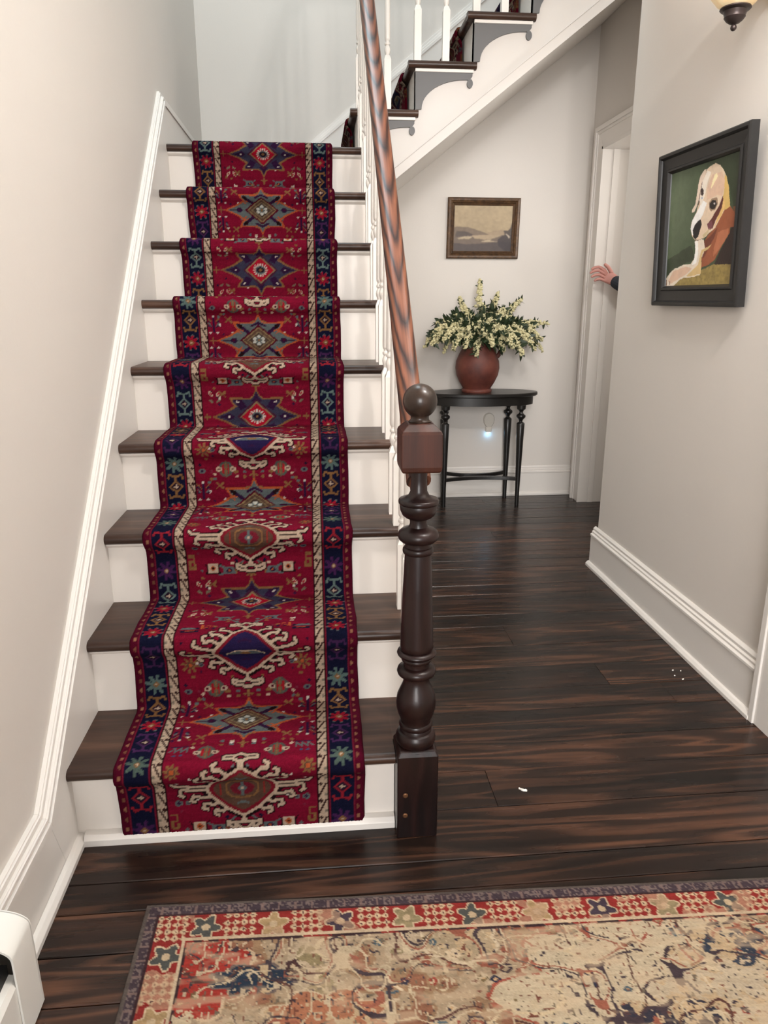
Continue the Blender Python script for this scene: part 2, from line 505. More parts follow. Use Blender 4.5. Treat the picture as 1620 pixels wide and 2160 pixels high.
# ================================================================== UPPER STAIRCASE
YU = 3.55
UX = .178 - US                       # tread k nose at UX + US*k (k=1..)
UZ = 2.005 - UR
U2 = thing('staircase', (.3, YU, 1.8), 'upper stair flight with dark treads and grey scroll brackets rising to the right', 'staircase')
NT_ = 6
for k in range(1, NT_ + 1):
    xn = UX + US * k; z = UZ + UR * k; t = .03
    x2 = min(xn + US + .035, WH - .002)
    mb = MB()
    pr = [(xn + .013 - .014 * math.sin(a), z - t / 2 + t / 2 * math.cos(a)) for a in [math.pi * q / 8 for q in range(9)]]
    # body plus rounded return on the open end
    mb.prism(pr + [(x2, z - t), (x2, z)], YU + .015, WB - .001, 'y')
    ret = [(YU + .015 - .028 - .014 * math.sin(a), z - t / 2 + t / 2 * math.cos(a)) for a in [math.pi * q / 8 for q in range(9)]] + [(YU + .016, z - t), (YU + .016, z)]
    xe = min(xn + US + .045, WH - .002)
    mb.prism(ret, xn, xe, 'x')
    mb.build('tread', M['tread'], U2, smooth=40)
    mb = MB()
    xr = xn + .030
    mb.box(xr, xr + .016, YU, WB - .001, z - UR, z - t)
    mb.build('riser', M['riser'], U2)
    mb = MB()
    mb.box(xr, min(xe - .012, WH - .002), YU - .016, YU, z - t - .013, z - t)
    mb.build('cove_moulding', M['trim'], U2, bevel=.002)
    # scroll bracket
    xa, xb = xr + .002, xe - .012
    za, zb = z - t - .013, z - UR
    W_, H_ = xb - xa, za - zb
    pts = [(xa, za), (xb - .004, za), (xb - .004, za - .012), (xb - .014, za - .024)]
    cx, cz = xb - .014, za - .040
    pts += [(cx + .013 * math.sin(a) * 1.0, cz + .018 * math.cos(a)) for a in [math.radians(20 + 300 * q / 12) for q in range(13)]]
    n = 12
    x_s, z_s = cx - .020, za - .026
    ex, ez = xa + .028, zb + .004
    for q in range(n + 1):
        a = math.pi / 2 * q / n
        pts.append((ex + (x_s - ex) * (1 - math.sin(a)) , z_s - (z_s - ez) * (1 - math.cos(a)))) 
    pts += [(xa, zb)]
    if xb < WH - .03 or True:
        mb = MB()
        mb.prism(pts, YU - .010, YU, 'y')
        mb.build('bracket', M['bracket'], U2)
# string board, lower bead and soffit
zs = lambda x: 1.738 + .7625 * (x - .397)
mb = MB()
pts = [(.236, zs(.236)), (WH - .002, zs(WH))]
for k in range(NT_, 0, -1):
    xn = UX + US * k + .03; z = UZ + UR * k - .03
    x2 = UX + US * (k + 1) + .03
    pts += [(min(x2, WH - .002), z), (xn, z)]
pts += [(.236, UZ + UR - .03)] if UX + US + .03 > .236 else []
# keep polygon simple: clip everything left of .236
pts = [(max(x, .236), z) for x, z in pts]
mb.prism(pts, YU, YU + .02, 'y')
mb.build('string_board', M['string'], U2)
mb = MB()
for d0, d1, yy in ((0, .048, .010), (.048, .054, .014)):
    mb.prism([(.236, zs(.236) + d0), (WH - .002, zs(WH) + d0), (WH - .002, zs(WH) + d1), (.236, zs(.236) + d1)], YU - yy, YU, 'y')
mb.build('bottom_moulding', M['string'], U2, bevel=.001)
mb = MB()
mb.prism([(.236, zs(.236)), (WH - .002, zs(WH)), (WH - .002, zs(WH) + .02), (.236, zs(.236) + .02)], YU + .02, WB - .001, 'y')
mb.build('soffit', M['wall'], U2)

# ================================================================== BALUSTERS AND RAILS
RS = .949
rz = lambda y: 1.022 + RS * (y - 1.679)          # rail top line
def baluster_mesh(name, h, base=.2, w=.0150):
    mb = MB()
    mb.box(-w, w, -w, w, 0, base - .018)
    r4 = [(-w, -w), (w, -w), (w, w), (-w, w)]
    mb.rings([[(x, y, base - .018) for x, y in r4], [(x * .55, y * .55, base) for x, y in r4]])
    pr = [(base - .006, .0085), (base + .004, .0095), (base + .012, .0125), (base + .020, .0135), (base + .028, .012), (base + .034, .009), (base + .037, .0085),
          (base + .039, .0115), (base + .043, .0125), (base + .047, .0115), (base + .049, .0088), (base + .054, .0085), (base + .057, .0105), (base + .060, .0115)]
    pr += [(base + .063, .0122), (base + .16, .0118), (max(h - .03, base + .2), .0088), (max(h, base + .23), .0088)]
    mb.lathe(pr, 0, 0, 16)
    o = mb.build(name, M['white'], None, smooth=35)
    return o
RL = thing('stair_railing', (XR, nose(2), R), 'oak handrail over a row of white turned balusters on the lower stair flight', 'railing')
def put_baluster(parent, x, y, z, h, base=.2):
    o = baluster_mesh('baluster', h, base)
    o.location = Vector((x, y, z)) - parent.location
    o.parent = parent
for i in range(1, 10):
    for dy in (.036, .149):
        if i == 1 and dy < .1: continue
        y = nose(i) + dy
        put_baluster(RL, XR, y, R * i, rz(y) - .045 - R * i + .012)
# moulded handrail sweep
def rail_ring(p, side, upv, w=.0265, h=.056):
    pts = [(-.62, -1), (.62, -1), (.70, -.72), (.95, -.55), (1.0, -.30), (.93, -.08), (.72, .0), (.0, .02)]
    pts = [(-.55, -1.0), (.55, -1.0), (.62, -.80), (.92, -.62), (1.0, -.40), (.96, -.18), (.78, -.04), (.40, .0), (-.40, .0), (-.78, -.04), (-.96, -.18), (-1.0, -.40), (-.92, -.62), (-.62, -.80)]
    return [tuple(p + side * (a * w) + upv * (b * h)) for a, b in pts]
mb = MB()
path = [Vector((.212, y, rz(y))) for y in np.linspace(1.487, 3.30, 24)]
path += [Vector((.214, 3.40, rz(3.40) - .01)), Vector((.225, 3.48, rz(3.46) - .02)), Vector((.26, 3.545, rz(3.49) - .0)), Vector((.34, 3.57, 2.80))]
rr = []
for i, p in enumerate(path):
    t = (path[min(i + 1, len(path) - 1)] - path[max(i - 1, 0)]).normalized()
    sd = t.cross(Vector((0, 0, 1))).normalized(); u = sd.cross(t)
    rr.append(rail_ring(p, sd, u))
mb.rings(rr)
mb.build('handrail', M['rail'], RL, smooth=50)
RU = thing('stair_railing', (.3, YU + .02, 2.0), 'white turned balusters on the upper stair flight beside the grey brackets', 'railing')
path = []
for k in range(1, NT_ + 1):
    for dx in (.042, .165):
        x = UX + US * k + dx; z = UZ + UR * k
        if x > WH - .05: continue
        ztop = 2.80 + sl * (x - .34)
        put_baluster(RU, x, YU + .016, z, ztop - .045 - z + .012, .215)
rr = []
for x in np.linspace(.34, WH - .005, 8):
    p = Vector((x, 3.57, 2.80 + sl * (x - .34)))
    t = Vector((1, 0, sl)).normalized(); sd = t.cross(Vector((0, 0, 1))).normalized()
    rr.append(rail_ring(p, sd, sd.cross(t)))
mb = MB(); mb.rings(rr)
mb.build('handrail', M['rail'], RU, smooth=50)

# ================================================================== NEWEL POST
NX, NY = .2065, 1.458
NP = thing('newel_post', (NX, NY, 0), 'dark turned newel post with ball finial at the foot of the stairs', 'newel post')
mb = MB(); b = .0465
mb.rings([[(NX + x * q, NY + y * q, z) for x, y in ((-b, -b), (b, -b), (b, b), (-b, b))] for z, q in ((0, 1.0), (.212, 1.0), (.224, .86))])
mb.build('base_block', M['newel'], NP, bevel=.003)
def rnd(z0, z1, r, rin, n=6):
    return [(z0 + (z1 - z0) * (1 - math.cos(math.pi * k / n)) / 2, rin + (r - rin) * math.sin(math.pi * k / n)) for k in range(n + 1)]
pf = [(.218, .044)] + rnd(.222, .256, .0455, .036) + [(.262, .035)] + rnd(.264, .279, .038, .034) + [(.284, .0335), (.30, .0405), (.315, .0440), (.330, .0448), (.345, .0425), (.36, .0365), (.375, .030), (.388, .028)]
pf += rnd(.392, .417, .0435, .029) + [(.424, .0285)] + rnd(.428, .440, .034, .029) + rnd(.441, .456, .0435, .034) + [(.462, .037), (.470, .0365), (.58, .0325), (.676, .0283)]
pf += rnd(.678, .694, .033, .028) + [(.700, .0275)] + rnd(.704, .734, .0435, .028) + [(.738, .020), (.746, .0178), (.754, .0185), (.758, .027), (.764, .034), (.775, .0385), (.785, .0395)]
pf += rnd(.787, .799, .0425, .0385) + [(.801, .030), (.806, .022), (.815, .0175), (.84, .0165), (.866, .017)]
mb = MB(); mb.lathe(pf, NX, NY, 48)
mb.build('turned_shaft', M['newel'], NP, smooth=35)
mb = MB(); b = .0415
mb.rings([[(NX + x * q, NY + y * q, z) for x, y in ((-b, -b), (b, -b), (b, b), (-b, b))] for z, q in ((.860, .90), (.864, .97), (.872, 1.0), (.938, 1.0), (.944, .94), (.958, .60))])
mb.build('cap_block', M['newelcap'], NP, bevel=.002)
mb = MB()
pf = [(.956, .022), (.960, .023), (.963, .019), (.966, .0185)] + [(1.000 - .0348 * math.cos(a), .0348 * math.sin(a)) for a in [math.radians(32 + 148 * k / 20) for k in range(20)]] + [(1.0348, .0006)]
mb.lathe(pf, NX, NY, 48)
mb.build('ball_finial', M['newelball'], NP, smooth=60)
t = NT('old_brass'); t.set(lin((120, 84, 58)), .4, .7); M['brass'] = t.m
for z in (.062, .115):
    mb = MB()
    mb.rings([[(NX - .028 + r * math.cos(a), NY - .0465 - d, z + r * math.sin(a)) for a in [2 * math.pi * k / 12 for k in range(12)]] for d, r in ((-.002, .006), (.0015, .006), (.003, .004))])
    mb.build('screw_plug', M['brass'], NP)

# ================================================================== DYED WEAVES (knot by knot colour of the pile)
class Canvas:
    """colour array over two coordinate arrays"""
    def __init__(s, X, Y, col):
        s.X, s.Y = X, Y
        s.C = np.empty(X.shape + (3,), np.float32); s.C[:] = lin(col)
    def _sub(s, x0, x1, y0, y1):
        return (s.X >= x0) & (s.X <= x1) & (s.Y >= y0) & (s.Y <= y1)
    def mask_poly(s, pts):
        xs = [p[0] for p in pts]; ys = [p[1] for p in pts]
        sub = np.nonzero(s._sub(min(xs), max(xs), min(ys), max(ys)))
        x, y = s.X[sub], s.Y[sub]
        ins = np.zeros(x.shape, bool)
        n = len(pts)
        for i in range(n):
            (xa, ya), (xb, yb) = pts[i], pts[(i + 1) % n]
            if ya == yb: continue
            c = ((ya > y) != (yb > y)) & (x < (xb - xa) * (y - ya) / (yb - ya) + xa)
            ins ^= c
        return tuple(q[ins] for q in sub)
    def poly(s, pts, col, a=1.0):
        m = s.mask_poly(pts)
        s.C[m] = s.C[m] * (1 - a) + np.array(lin(col)) * a
    def line(s, pts, w, col):
        xs = [p[0] for p in pts]; ys = [p[1] for p in pts]
        sub = np.nonzero(s._sub(min(xs) - w, max(xs) + w, min(ys) - w, max(ys) + w))
        x, y = s.X[sub], s.Y[sub]
        d = np.full(x.shape, 1e9)
        for (xa, ya), (xb, yb) in zip(pts[:-1], pts[1:]):
            dx, dy = xb - xa, yb - ya
            L = dx * dx + dy * dy + 1e-12
            t = np.clip(((x - xa) * dx + (y - ya) * dy) / L, 0, 1)
            d = np.minimum(d, np.hypot(x - xa - t * dx, y - ya - t * dy))
        k = d <= w / 2
        s.C[tuple(q[k] for q in sub)] = lin(col)
    def disc(s, cx, cy, rx, ry, col):
        m = ((s.X - cx) / rx) ** 2 + ((s.Y - cy) / ry) ** 2 <= 1
        s.C[m] = lin(col)
    def dia(s, cx, cy, rx, ry, col):
        m = np.abs(s.X - cx) / rx + np.abs(s.Y - cy) / ry <= 1
        s.C[m] = lin(col)

def grid_mesh(name, P, C, m, parent=None, smooth=True):
    """P: (a,b,3) positions, C: (a,b,3) linear colours"""
    a, b = P.shape[:2]
    me = bpy.data.meshes.new(name)
    idx = np.arange(a * b).reshape(a, b)
    q = np.stack([idx[:-1, :-1], idx[:-1, 1:], idx[1:, 1:], idx[1:, :-1]], -1).reshape(-1, 4)
    me.vertices.add(a * b); me.loops.add(q.size); me.polygons.add(len(q))
    me.vertices.foreach_set('co', P.reshape(-1).astype(np.float32))
    me.loops.foreach_set('vertex_index', q.reshape(-1).astype(np.int32))
    me.polygons.foreach_set('loop_start', np.arange(0, q.size, 4, dtype=np.int32))
    me.update(calc_edges=True)
    at = me.attributes.new('dye', 'FLOAT_COLOR', 'POINT')
    at.data.foreach_set('color', np.concatenate([C.reshape(-1, 3), np.ones((a * b, 1))], 1).reshape(-1).astype(np.float32))
    me.materials.append(m)
    if smooth: me.polygons.foreach_set('use_smooth', [True] * len(q))
    o = bpy.data.objects.new(name, me); COL.objects.link(o)
    if parent:
        o.parent = parent
        o.matrix_parent_inverse = Matrix.Translation(parent.location).inverted()
    return o

RED, MAR, NAV, BEI, GOL, TEA, PUR, BLK, ORA, BRO, WHI = ((122, 17, 43), (82, 11, 34), (21, 22, 46), (192, 168, 146), (134, 96, 60), (94, 103, 103), (50, 23, 56),
                                                       (34, 16, 20), (176, 86, 48), (92, 66, 54), (206, 196, 184))

def dye_runner(U, S):
    """U: mm from the centre line (either side), S: mm along the runner from the floor"""
    A = np.abs(U)
    c = Canvas(A, S, RED)
    rng = np.random.RandomState(3)
    # abrash: slow bands of darker red
    ab = np.interp(S[:, 0], np.arange(0, 4400, 17), rng.uniform(-1, 1, len(np.arange(0, 4400, 17))))
    c.C *= (1 + .14 * ab)[:, None, None]
    smax = S.max()
    def sm_polys(cs, mot):
        for k in range(6):
            s0 = cs + 914 * k
            if s0 - 200 < smax: mot(s0)
    def P(s0, pts, col): c.poly([(x, s0 + y) for x, y in pts], col)
    def Ln(s0, pts, w, col): c.line([(x, s0 + y) for x, y in pts], w, col)
    def sym(half):
        """half outline from the top tip to the right tip -> both up and down"""
        up_ = half; dn = [(x, -y) for x, y in reversed(half[:-1])]
        return [(-1, up_[0][1])] + up_ + dn + [(-1, dn[-1][1])]
    star = [(0, 88), (11, 64), (22, 57), (86, 59), (80, 46), (70, 34), (98, 17), (142, 0)]
    star_in = [(0, 78), (9, 60), (20, 52), (76, 54), (73, 45), (61, 31), (94, 13), (130, 0)]
    def cross(s0, x, y, col=GOL):
        Ln(s0, [(x - 9, y), (x + 9, y)], 4, col); Ln(s0, [(x, y - 9), (x, y + 9)], 4, col)
    def xg(s0, x, y, col=GOL):
        Ln(s0, [(x - 9, y - 8), (x + 9, y + 8)], 4, col); Ln(s0, [(x - 9, y + 8), (x + 9, y - 8)], 4, col)
        Ln(s0, [(x - 10, y + 3), (x - 5, y)], 4, col)
    def starB(s0):
        P(s0, sym(star), ORA); P(s0, sym(star_in), TEA)
        for sg in (1, -1):
            Ln(s0, [(14, sg * 10), (66, sg * 48)], 11, PUR); P(s0, [(56, sg * 50), (74, sg * 52), (62, sg * 36), (52, sg * 40)], BLK)
            Ln(s0, [(0, sg * 56), (22, sg * 46)], 7, PUR)
            Ln(s0, [(58, sg * 22), (70, sg * 30), (62, sg * 34), (52, sg * 30)], 4, ORA)
            Ln(s0, [(10, sg * 62), (26, sg * 58)], 4, GOL)
        c.dia(0, s0, 64, 50, MAR); c.dia(0, s0, 56, 43, (132, 112, 78)); c.dia(0, s0, 50, 38, BRO); c.dia(0, s0, 40, 30, (122, 106, 80)); c.dia(0, s0, 34, 25, (72, 58, 50))
        c.disc(0, s0, 17, 13, TEA); 
        for x, y in ((0, 12), (14, 5), (14, -5), (0, -12)): c.disc(x, s0 + y, 6, 5, (186, 186, 176))
        c.disc(0, s0, 5, 4, GOL)
        c.disc(84, s0, 12, 8, PUR); c.disc(84, s0, 4, 3, MAR); Ln(s0, [(96, 0), (118, 0)], 5, PUR)
        cross(s0, 154, 0); xg(s0, 100, 66); xg(s0, 100, -66)
        Ln(s0, [(0, 88), (0, 112)], 5, GOL); Ln(s0, [(0, -88), (0, -112)], 5, GOL); Ln(s0, [(0, 98), (10, 94)], 5, GOL); Ln(s0, [(0, -98), (10, -94)], 5, GOL)
    def starC(s0):
        P(s0, sym(star), GOL); P(s0, sym(star_in), (58, 56, 76))
        for sg in (1, -1):
            P(s0, [(30, sg * 30), (46, sg * 52), (74, sg * 54), (60, sg * 34), (52, sg * 20)], PUR)
            Ln(s0, [(56, sg * 44), (62, sg * 46)], 4, WHI)
            P(s0, [(-1, sg * 74), (8, sg * 56), (18, sg * 46), (-1, sg * 48)], PUR)
        P(s0, [(70, 0), (84, 12), (104, 4), (122, 0), (104, -4), (84, -12)], PUR); c.disc(88, s0, 4, 3, WHI)
        c.dia(0, s0, 62, 54, (74, 30, 52)); c.dia(0, s0, 54, 46, (136, 116, 84)); c.dia(0, s0, 48, 40, (168, 22, 44))
        for k in range(9):
            a = math.pi * (k / 8 - .5)
            Ln(s0, [(17 * math.cos(a), 13 * math.sin(a)), (25 * math.cos(a), 21 * math.sin(a))], 4, WHI)
        c.disc(0, s0, 18, 14, TEA); c.disc(0, s0, 13, 10, (40, 24, 40)); c.dia(0, s0, 6, 6, GOL)
        cross(s0, 156, 0); xg(s0, 106, 70); xg(s0, 106, -70)
        Ln(s0, [(0, 88), (0, 108)], 5, GOL); Ln(s0, [(0, 98), (10, 94)], 5, GOL); Ln(s0, [(0, -88), (0, -106)], 5, GOL); Ln(s0, [(0, -98), (10, -94)], 5, GOL)
    def hook(s0, inner, half, arm):
        polyl = []
        arms = [[(60, 10), (118, 10), (150, 14), (156, 22)], [(58, 0), (100, -2), (136, 2), (140, -12), (132, -16)],
                [(52, -14), (84, -22), (110, -16), (116, -28), (108, -32)],
                [(40, -28), (66, -40), (86, -36), (90, -48), (80, -52)], [(26, -44), (46, -58), (62, -54), (64, -64), (56, -68)],
                [(56, 22), (80, 34), (98, 30), (102, 44), (94, 48)], [(42, 36), (64, 50), (80, 48), (84, 60), (76, 64)],
                [(28, 52), (46, 66), (60, 66), (62, 76), (54, 80)],
                [(0, -66), (2, -88), (20, -92), (36, -86), (38, -94), (26, -102), (14, -100), (8, -106), (0, -106)],
                [(0, 68), (4, 84), (20, 92), (36, 90), (38, 98), (24, 102), (12, 98), (6, 104), (0, 106)]]
        if arm == 'D':
            arms[0] = [(62, -8), (112, -12), (148, -10), (156, 4), (148, 8)]; arms[1] = [(62, 8), (104, 14), (126, 24), (120, 34)]
        out = [(0, 74), (30, 56), (74, 16), (82, 4), (82, -8), (72, -22), (34, -56), (0, -76)]
        for pl in arms: Ln(s0, pl, 13.5, BLK)
        P(s0, [(-1, 82)] + [(x * 1.09 + 2, y * 1.09) for x, y in out] + [(-1, -82)], BLK)
        for pl in arms: Ln(s0, pl, 7.5, BEI)
        P(s0, [(-1, 76)] + out + [(-1, -76)], BEI)
        k = .90
        P(s0, [(-1, 70)] + [(x * k, y * k) for x, y in out] + [(-1, -70)], (122, 26, 40))
        k = .78
        P(s0, [(-1, 60)] + [(x * k, y * k) for x, y in out] + [(-1, -60)], inner)
        if arm == 'A':
            Ln(s0, [(0, 26), (22, 24), (36, 12), (36, -8), (24, -22), (0, -26)], 5, GOL)
            c.disc(0, s0, 26, 18, (112, 30, 44)); Ln(s0, [(0, 18), (0, -18)], 4, TEA); c.disc(0, s0, 9, 8, TEA); c.disc(0, s0, 4, 3, BEI)
            Ln(s0, [(0, 38), (10, 42)], 5, TEA); Ln(s0, [(0, -36), (12, -40)], 5, TEA)
            Ln(s0, [(48, 14), (48, -14)], 4, (146, 40, 40))
        else:
            P(s0, [(-1, 4), (20, 6), (42, -6), (48, -14), (-1, -14)], TEA); Ln(s0, [(0, 4), (22, 6), (42, -6), (46, -12)], 5, BEI); c.disc(0, s0 - 6, 14, 6, GOL)
            Ln(s0, [(0, 34), (16, 30)], 5, PUR); Ln(s0, [(0, -30), (10, -34)], 4, PUR)
    def ring(s0, x, y, r=9, col=TEA, cc=PUR):
        c.disc(x, s0 + y, r, r * .8, col); c.disc(x, s0 + y, r * .5, r * .4, cc)
    def rosette(s0, x, y):
        c.disc(x, s0 + y, 21, 23, (82, 86, 82)); c.dia(x, s0 + y, 22, 25, (96, 92, 76))
        for dx in (-20, 20): c.disc(x + dx, s0 + y, 9, 7, BEI); c.disc(x + dx, s0 + y, 4, 3, MAR)
        Ln(s0, [(x - 7, y - 12), (x - 7, y + 12)], 5, (160, 30, 40)); Ln(s0, [(x + 7, y - 12), (x + 7, y + 12)], 5, (160, 30, 40)); Ln(s0, [(x - 7, y), (x + 7, y)], 5, (160, 30, 40))
        Ln(s0, [(x, y - 18), (x, y + 18)], 3, GOL)
    def plant(s0, x, y, d=1, stem=PUR, leaf=BEI):
        Ln(s0, [(x, y - 22 * d), (x, y + 20 * d)], 8, stem)
        for k, cc in ((-8, TEA), (6, leaf)):
            for sg in (-1, 1):
                P(s0, [(x + sg * 5, y + d * k), (x + sg * 12, y + d * (k + 4)), (x + sg * 21, y + d * (k + 14)), (x + sg * 14, y + d * (k + 13))], cc)
                P(s0, [(x + sg * 5, y + d * (k - 3)), (x + sg * 20, y + d * (k + 2)), (x + sg * 16, y + d * (k + 8))], stem)
        c.disc(x, s0 + y + 25 * d, 4, 4, WHI); c.disc(x - 12, s0 + y - 26 * d, 4, 3, WHI); c.disc(x + 12, s0 + y - 26 * d, 4, 3, WHI)
    def leaves(s0, x, y, d=1):
        for sg in (-1, 1):
            P(s0, [(x + sg * 4, y), (x + sg * 16, y + d * 6), (x + sg * 20, y + d * 20), (x + sg * 8, y + d * 14)], BEI)
            P(s0, [(x + sg * 8, y + d * 4), (x + sg * 14, y + d * 8), (x + sg * 16, y + d * 16), (x + sg * 10, y + d * 11)], (162, 40, 52))
            P(s0, [(x + sg * 4, y - d * 20), (x + sg * 18, y - d * 12), (x + sg * 16, y - d * 6), (x + sg * 5, y - d * 12)], (118, 108, 88))
        c.disc(x, s0 + y + d * 26, 4, 4, GOL)
    def star8(s0, x, y, col=GOL, r=20):
        for k in range(4):
            a = math.pi * k / 4 + .2
            Ln(s0, [(x - r * math.cos(a), y - r * math.sin(a)), (x + r * math.cos(a), y + r * math.sin(a))], 6, col)
        c.disc(x, s0 + y, 9, 8, BRO); c.disc(x, s0 + y, 5, 5, ORA)
    def sqd(s0, x, y):
        P(s0, [(x - 24, y + 14), (x - 14, y + 8), (x + 14, y + 8), (x + 24, y + 14), (x + 16, y), (x + 20, y - 16), (x - 20, y - 16), (x - 16, y)], BLK)
        P(s0, [(x - 13, y - 13), (x + 13, y - 13), (x + 13, y + 11), (x - 13, y + 11)], BEI); c.dia(x, s0 + y - 1, 9, 9, ORA); c.disc(x, s0 + y - 1, 3, 3, BLK)
    def five(s0, x, y):
        Ln(s0, [(x + 8, y + 20), (x - 6, y + 20), (x - 6, y + 4), (x + 7, y + 4), (x + 7, y - 14), (x - 7, y - 14), (x - 7, y - 2)], 4.5, GOL)
    def bird(s0, x, y, d=1):
        P(s0, [(x - 20, y - 10), (x + 14, y - 10), (x + 14, y + 10), (x - 14, y + 10)], TEA); c.disc(x - 2, s0 + y, 8, 6, PUR); c.disc(x - 2, s0 + y, 3, 3, ORA)
        Ln(s0, [(x + 14, y + 10), (x + 22, y + 14)], 5, TEA); Ln(s0, [(x - 18, y + 10), (x - 24, y + 12)], 5, TEA); Ln(s0, [(x + 14, y - 8), (x + 24, y - 12)], 5, TEA)
        Ln(s0, [(x - 22, y - 10 * d), (x - 40, y - 26 * d)], 5, TEA)
    def nsq(s0, x, y):
        Ln(s0, [(x - 20, y - 8), (x - 20, y + 10), (x - 6, y - 8), (x - 6, y + 10), (x + 8, y - 8), (x + 8, y + 10), (x + 20, y - 6)], 4, TEA)
        Ln(s0, [(x - 20, y + 13), (x + 20, y + 13)], 3, PUR)
        c.disc(x - 8, s0 + y - 20, 4, 3, (60, 80, 110)); c.disc(x + 8, s0 + y - 20, 4, 3, (60, 80, 110))
    def teapot(s0, x, y):
        P(s0, [(x - 24, y - 12), (x + 20, y - 12), (x + 20, y - 2), (x - 24, y - 2)], NAV); P(s0, [(x - 20, y + 2), (x + 24, y + 2), (x + 18, y + 14), (x - 8, y + 12)], TEA)
        P(s0, [(x - 12, y - 8), (x + 10, y - 8), (x + 10, y - 4), (x - 12, y - 4)], ORA)
    for k in range(6):
        s0 = 914 * k
        if s0 > smax + 300: break
        # specks first so that the medallions lie over them
        rs = np.random.RandomState(11)
        for q in range(70):
            x, y = rs.uniform(14, 164), rs.uniform(0, 914)
            col = [TEA, GOL, PUR, WHI, NAV, (122, 40, 60)][rs.randint(6)]
            (c.dia if q % 2 else c.disc)(x, s0 + y, 4.5, 4.5, col)
        for d, y0 in ((0, 0), (1, 457)):
            pass
        rosette(s0, 80, 242); rosette(s0, 80, 480); ring(s0, 148, 475); ring(s0, 144, 92); ring(s0, 122, 92, 7); nsq(s0, 142, 254)
        plant(s0, 148, 318, -1, PUR, GOL); plant(s0, 148, 418, 1, PUR, GOL)
        star8(s0, 150, 190, GOL, 15); five(s0, 155, 42); sqd(s0, 101, 30); star8(s0, 138, 545, GOL); ring(s0, 112, 545, 6)
        teapot(s0, 138, 664); P(s0, [(78, 684), (110, 668), (110, 690)], ORA); P(s0, [(83, 683), (106, 673), (106, 687)], RED)
        leaves(s0, 130, 766, -1); leaves(s0, 130, 890, 1); bird(s0, 60, 722, 1); bird(s0, 60, 936, -1); bird(s0, 60, 22, -1)
        five(s0, 156, 960); sqd(s0, 101, 956 if False else 944)
        for y in (262, 276, 452, 466, 700, 712, 950):
            for x in (26, 48, 112): c.disc(x, s0 + y + (x % 7), 5, 4, [TEA, GOL, BEI][(x + y) % 3])
        starB(s0 + 367); starC(s0 + 829)
        hook(s0 + 124, BRO, None, 'A'); hook(s0 + 588, (38, 28, 66), None, 'D')
    # borders
    S_ = S; 
    def band(a, b, col):
        m = (A >= a) & (A < b); c.C[m] = lin(col)
    band(169, 172.5, BLK); band(172.5, 192, BEI); band(192, 196, BLK); band(196, 199, (120, 24, 44)); band(199, 252, NAV); band(252, 256, (116, 26, 46)); band(256, 400, MAR)
    # vine on the beige stripe
    ph = (S_ % 44) / 44.0
    v1 = (A > 173) & (A < 191.5) & (np.abs((A - 173) / 18.5 - ph * 1.25 + .1) < .14) & (ph < .8)
    c.C[v1] = lin((58, 34, 32))
    for k in range(int(smax / 44) + 2):
        c.disc(177, 44 * k + 33, 4, 5, (58, 34, 32)); c.disc(188, 44 * k + 6, 4, 4, (128, 118, 104))
    # small tan flecks on the maroon selvedge
    for k in range(int(smax / 25) + 2):
        c.disc(262, 25 * k + 8, 3.4, 6, (150, 104, 78) if k % 2 else (120, 76, 58))
    seq = [('s', 26, (70, 34, 78)), ('h', 112, (142, 34, 46)), ('s', 212, (82, 98, 90)), ('h', 292, (74, 40, 82)), ('s', 360, (150, 24, 44)), ('h', 432, GOL),
           ('s', 498, (92, 112, 108)), ('h', 578, (66, 36, 74)), ('s', 660, (150, 24, 44)), ('h', 732, GOL), ('s', 800, (140, 24, 46)), ('h', 870, (104, 122, 118))]
    bx = 225.5
    for k in range(6):
        s0 = 914 * k
        if s0 > smax + 100: break
        for typ, y, col in seq:
            if typ == 's':
                for e, cc in ((23, TEA if col[0] > 139 and col[1] < 40 else col), (19, col)):
                    for q in range(4):
                        a = math.pi * q / 4 + .2
                        Ln(s0, [(bx - e * math.cos(a), y - e * math.sin(a)), (bx + e * math.cos(a), y + e * math.sin(a))], 8 if e == 23 else 9, cc)
                c.dia(bx, s0 + y, 9, 9, GOL); c.dia(bx, s0 + y, 4, 4, BEI)
            else:
                Ln(s0, [(bx, y - 30), (bx, y + 30)], 5, col)
                for sg in (1, -1):
                    Ln(s0, [(bx - 20, y + sg * 24), (bx - 17, y + sg * 34), (bx - 8, y + sg * 30), (bx, y + sg * 30), (bx + 8, y + sg * 30), (bx + 17, y + sg * 34), (bx + 20, y + sg * 24)], 6, col)
                c.dia(bx, s0 + y, 21, 19, col); c.dia(bx, s0 + y, 14, 12, (44, 26, 44)); Ln(s0, [(bx - 6, y), (bx + 6, y)], 3, BEI); Ln(s0, [(bx, y - 5), (bx, y + 5)], 3, BEI)
    jit = rng.uniform(.86, 1.10, A.shape)
    rowj = rng.uniform(.92, 1.06, (A.shape[0], 1))
    c.C *= (jit * rowj * .61)[..., None]
    return c.C

def smooth_path(pts, step):
    """densely sampled, corner rounded polyline of (y,z)"""
    P = np.array(pts, float)
    for _ in range(3):
        Q = [P[0]]
        for a, b in zip(P[:-1], P[1:]):
            Q += [a * .75 + b * .25, a * .25 + b * .75]
        Q.append(P[-1]); P = np.array(Q)
    d = np.r_[0, np.cumsum(np.hypot(*np.diff(P, axis=0).T))]
    s = np.arange(0, d[-1], step)
    return np.stack([np.interp(s, d, P[:, 0]), np.interp(s, d, P[:, 1])], 1), s

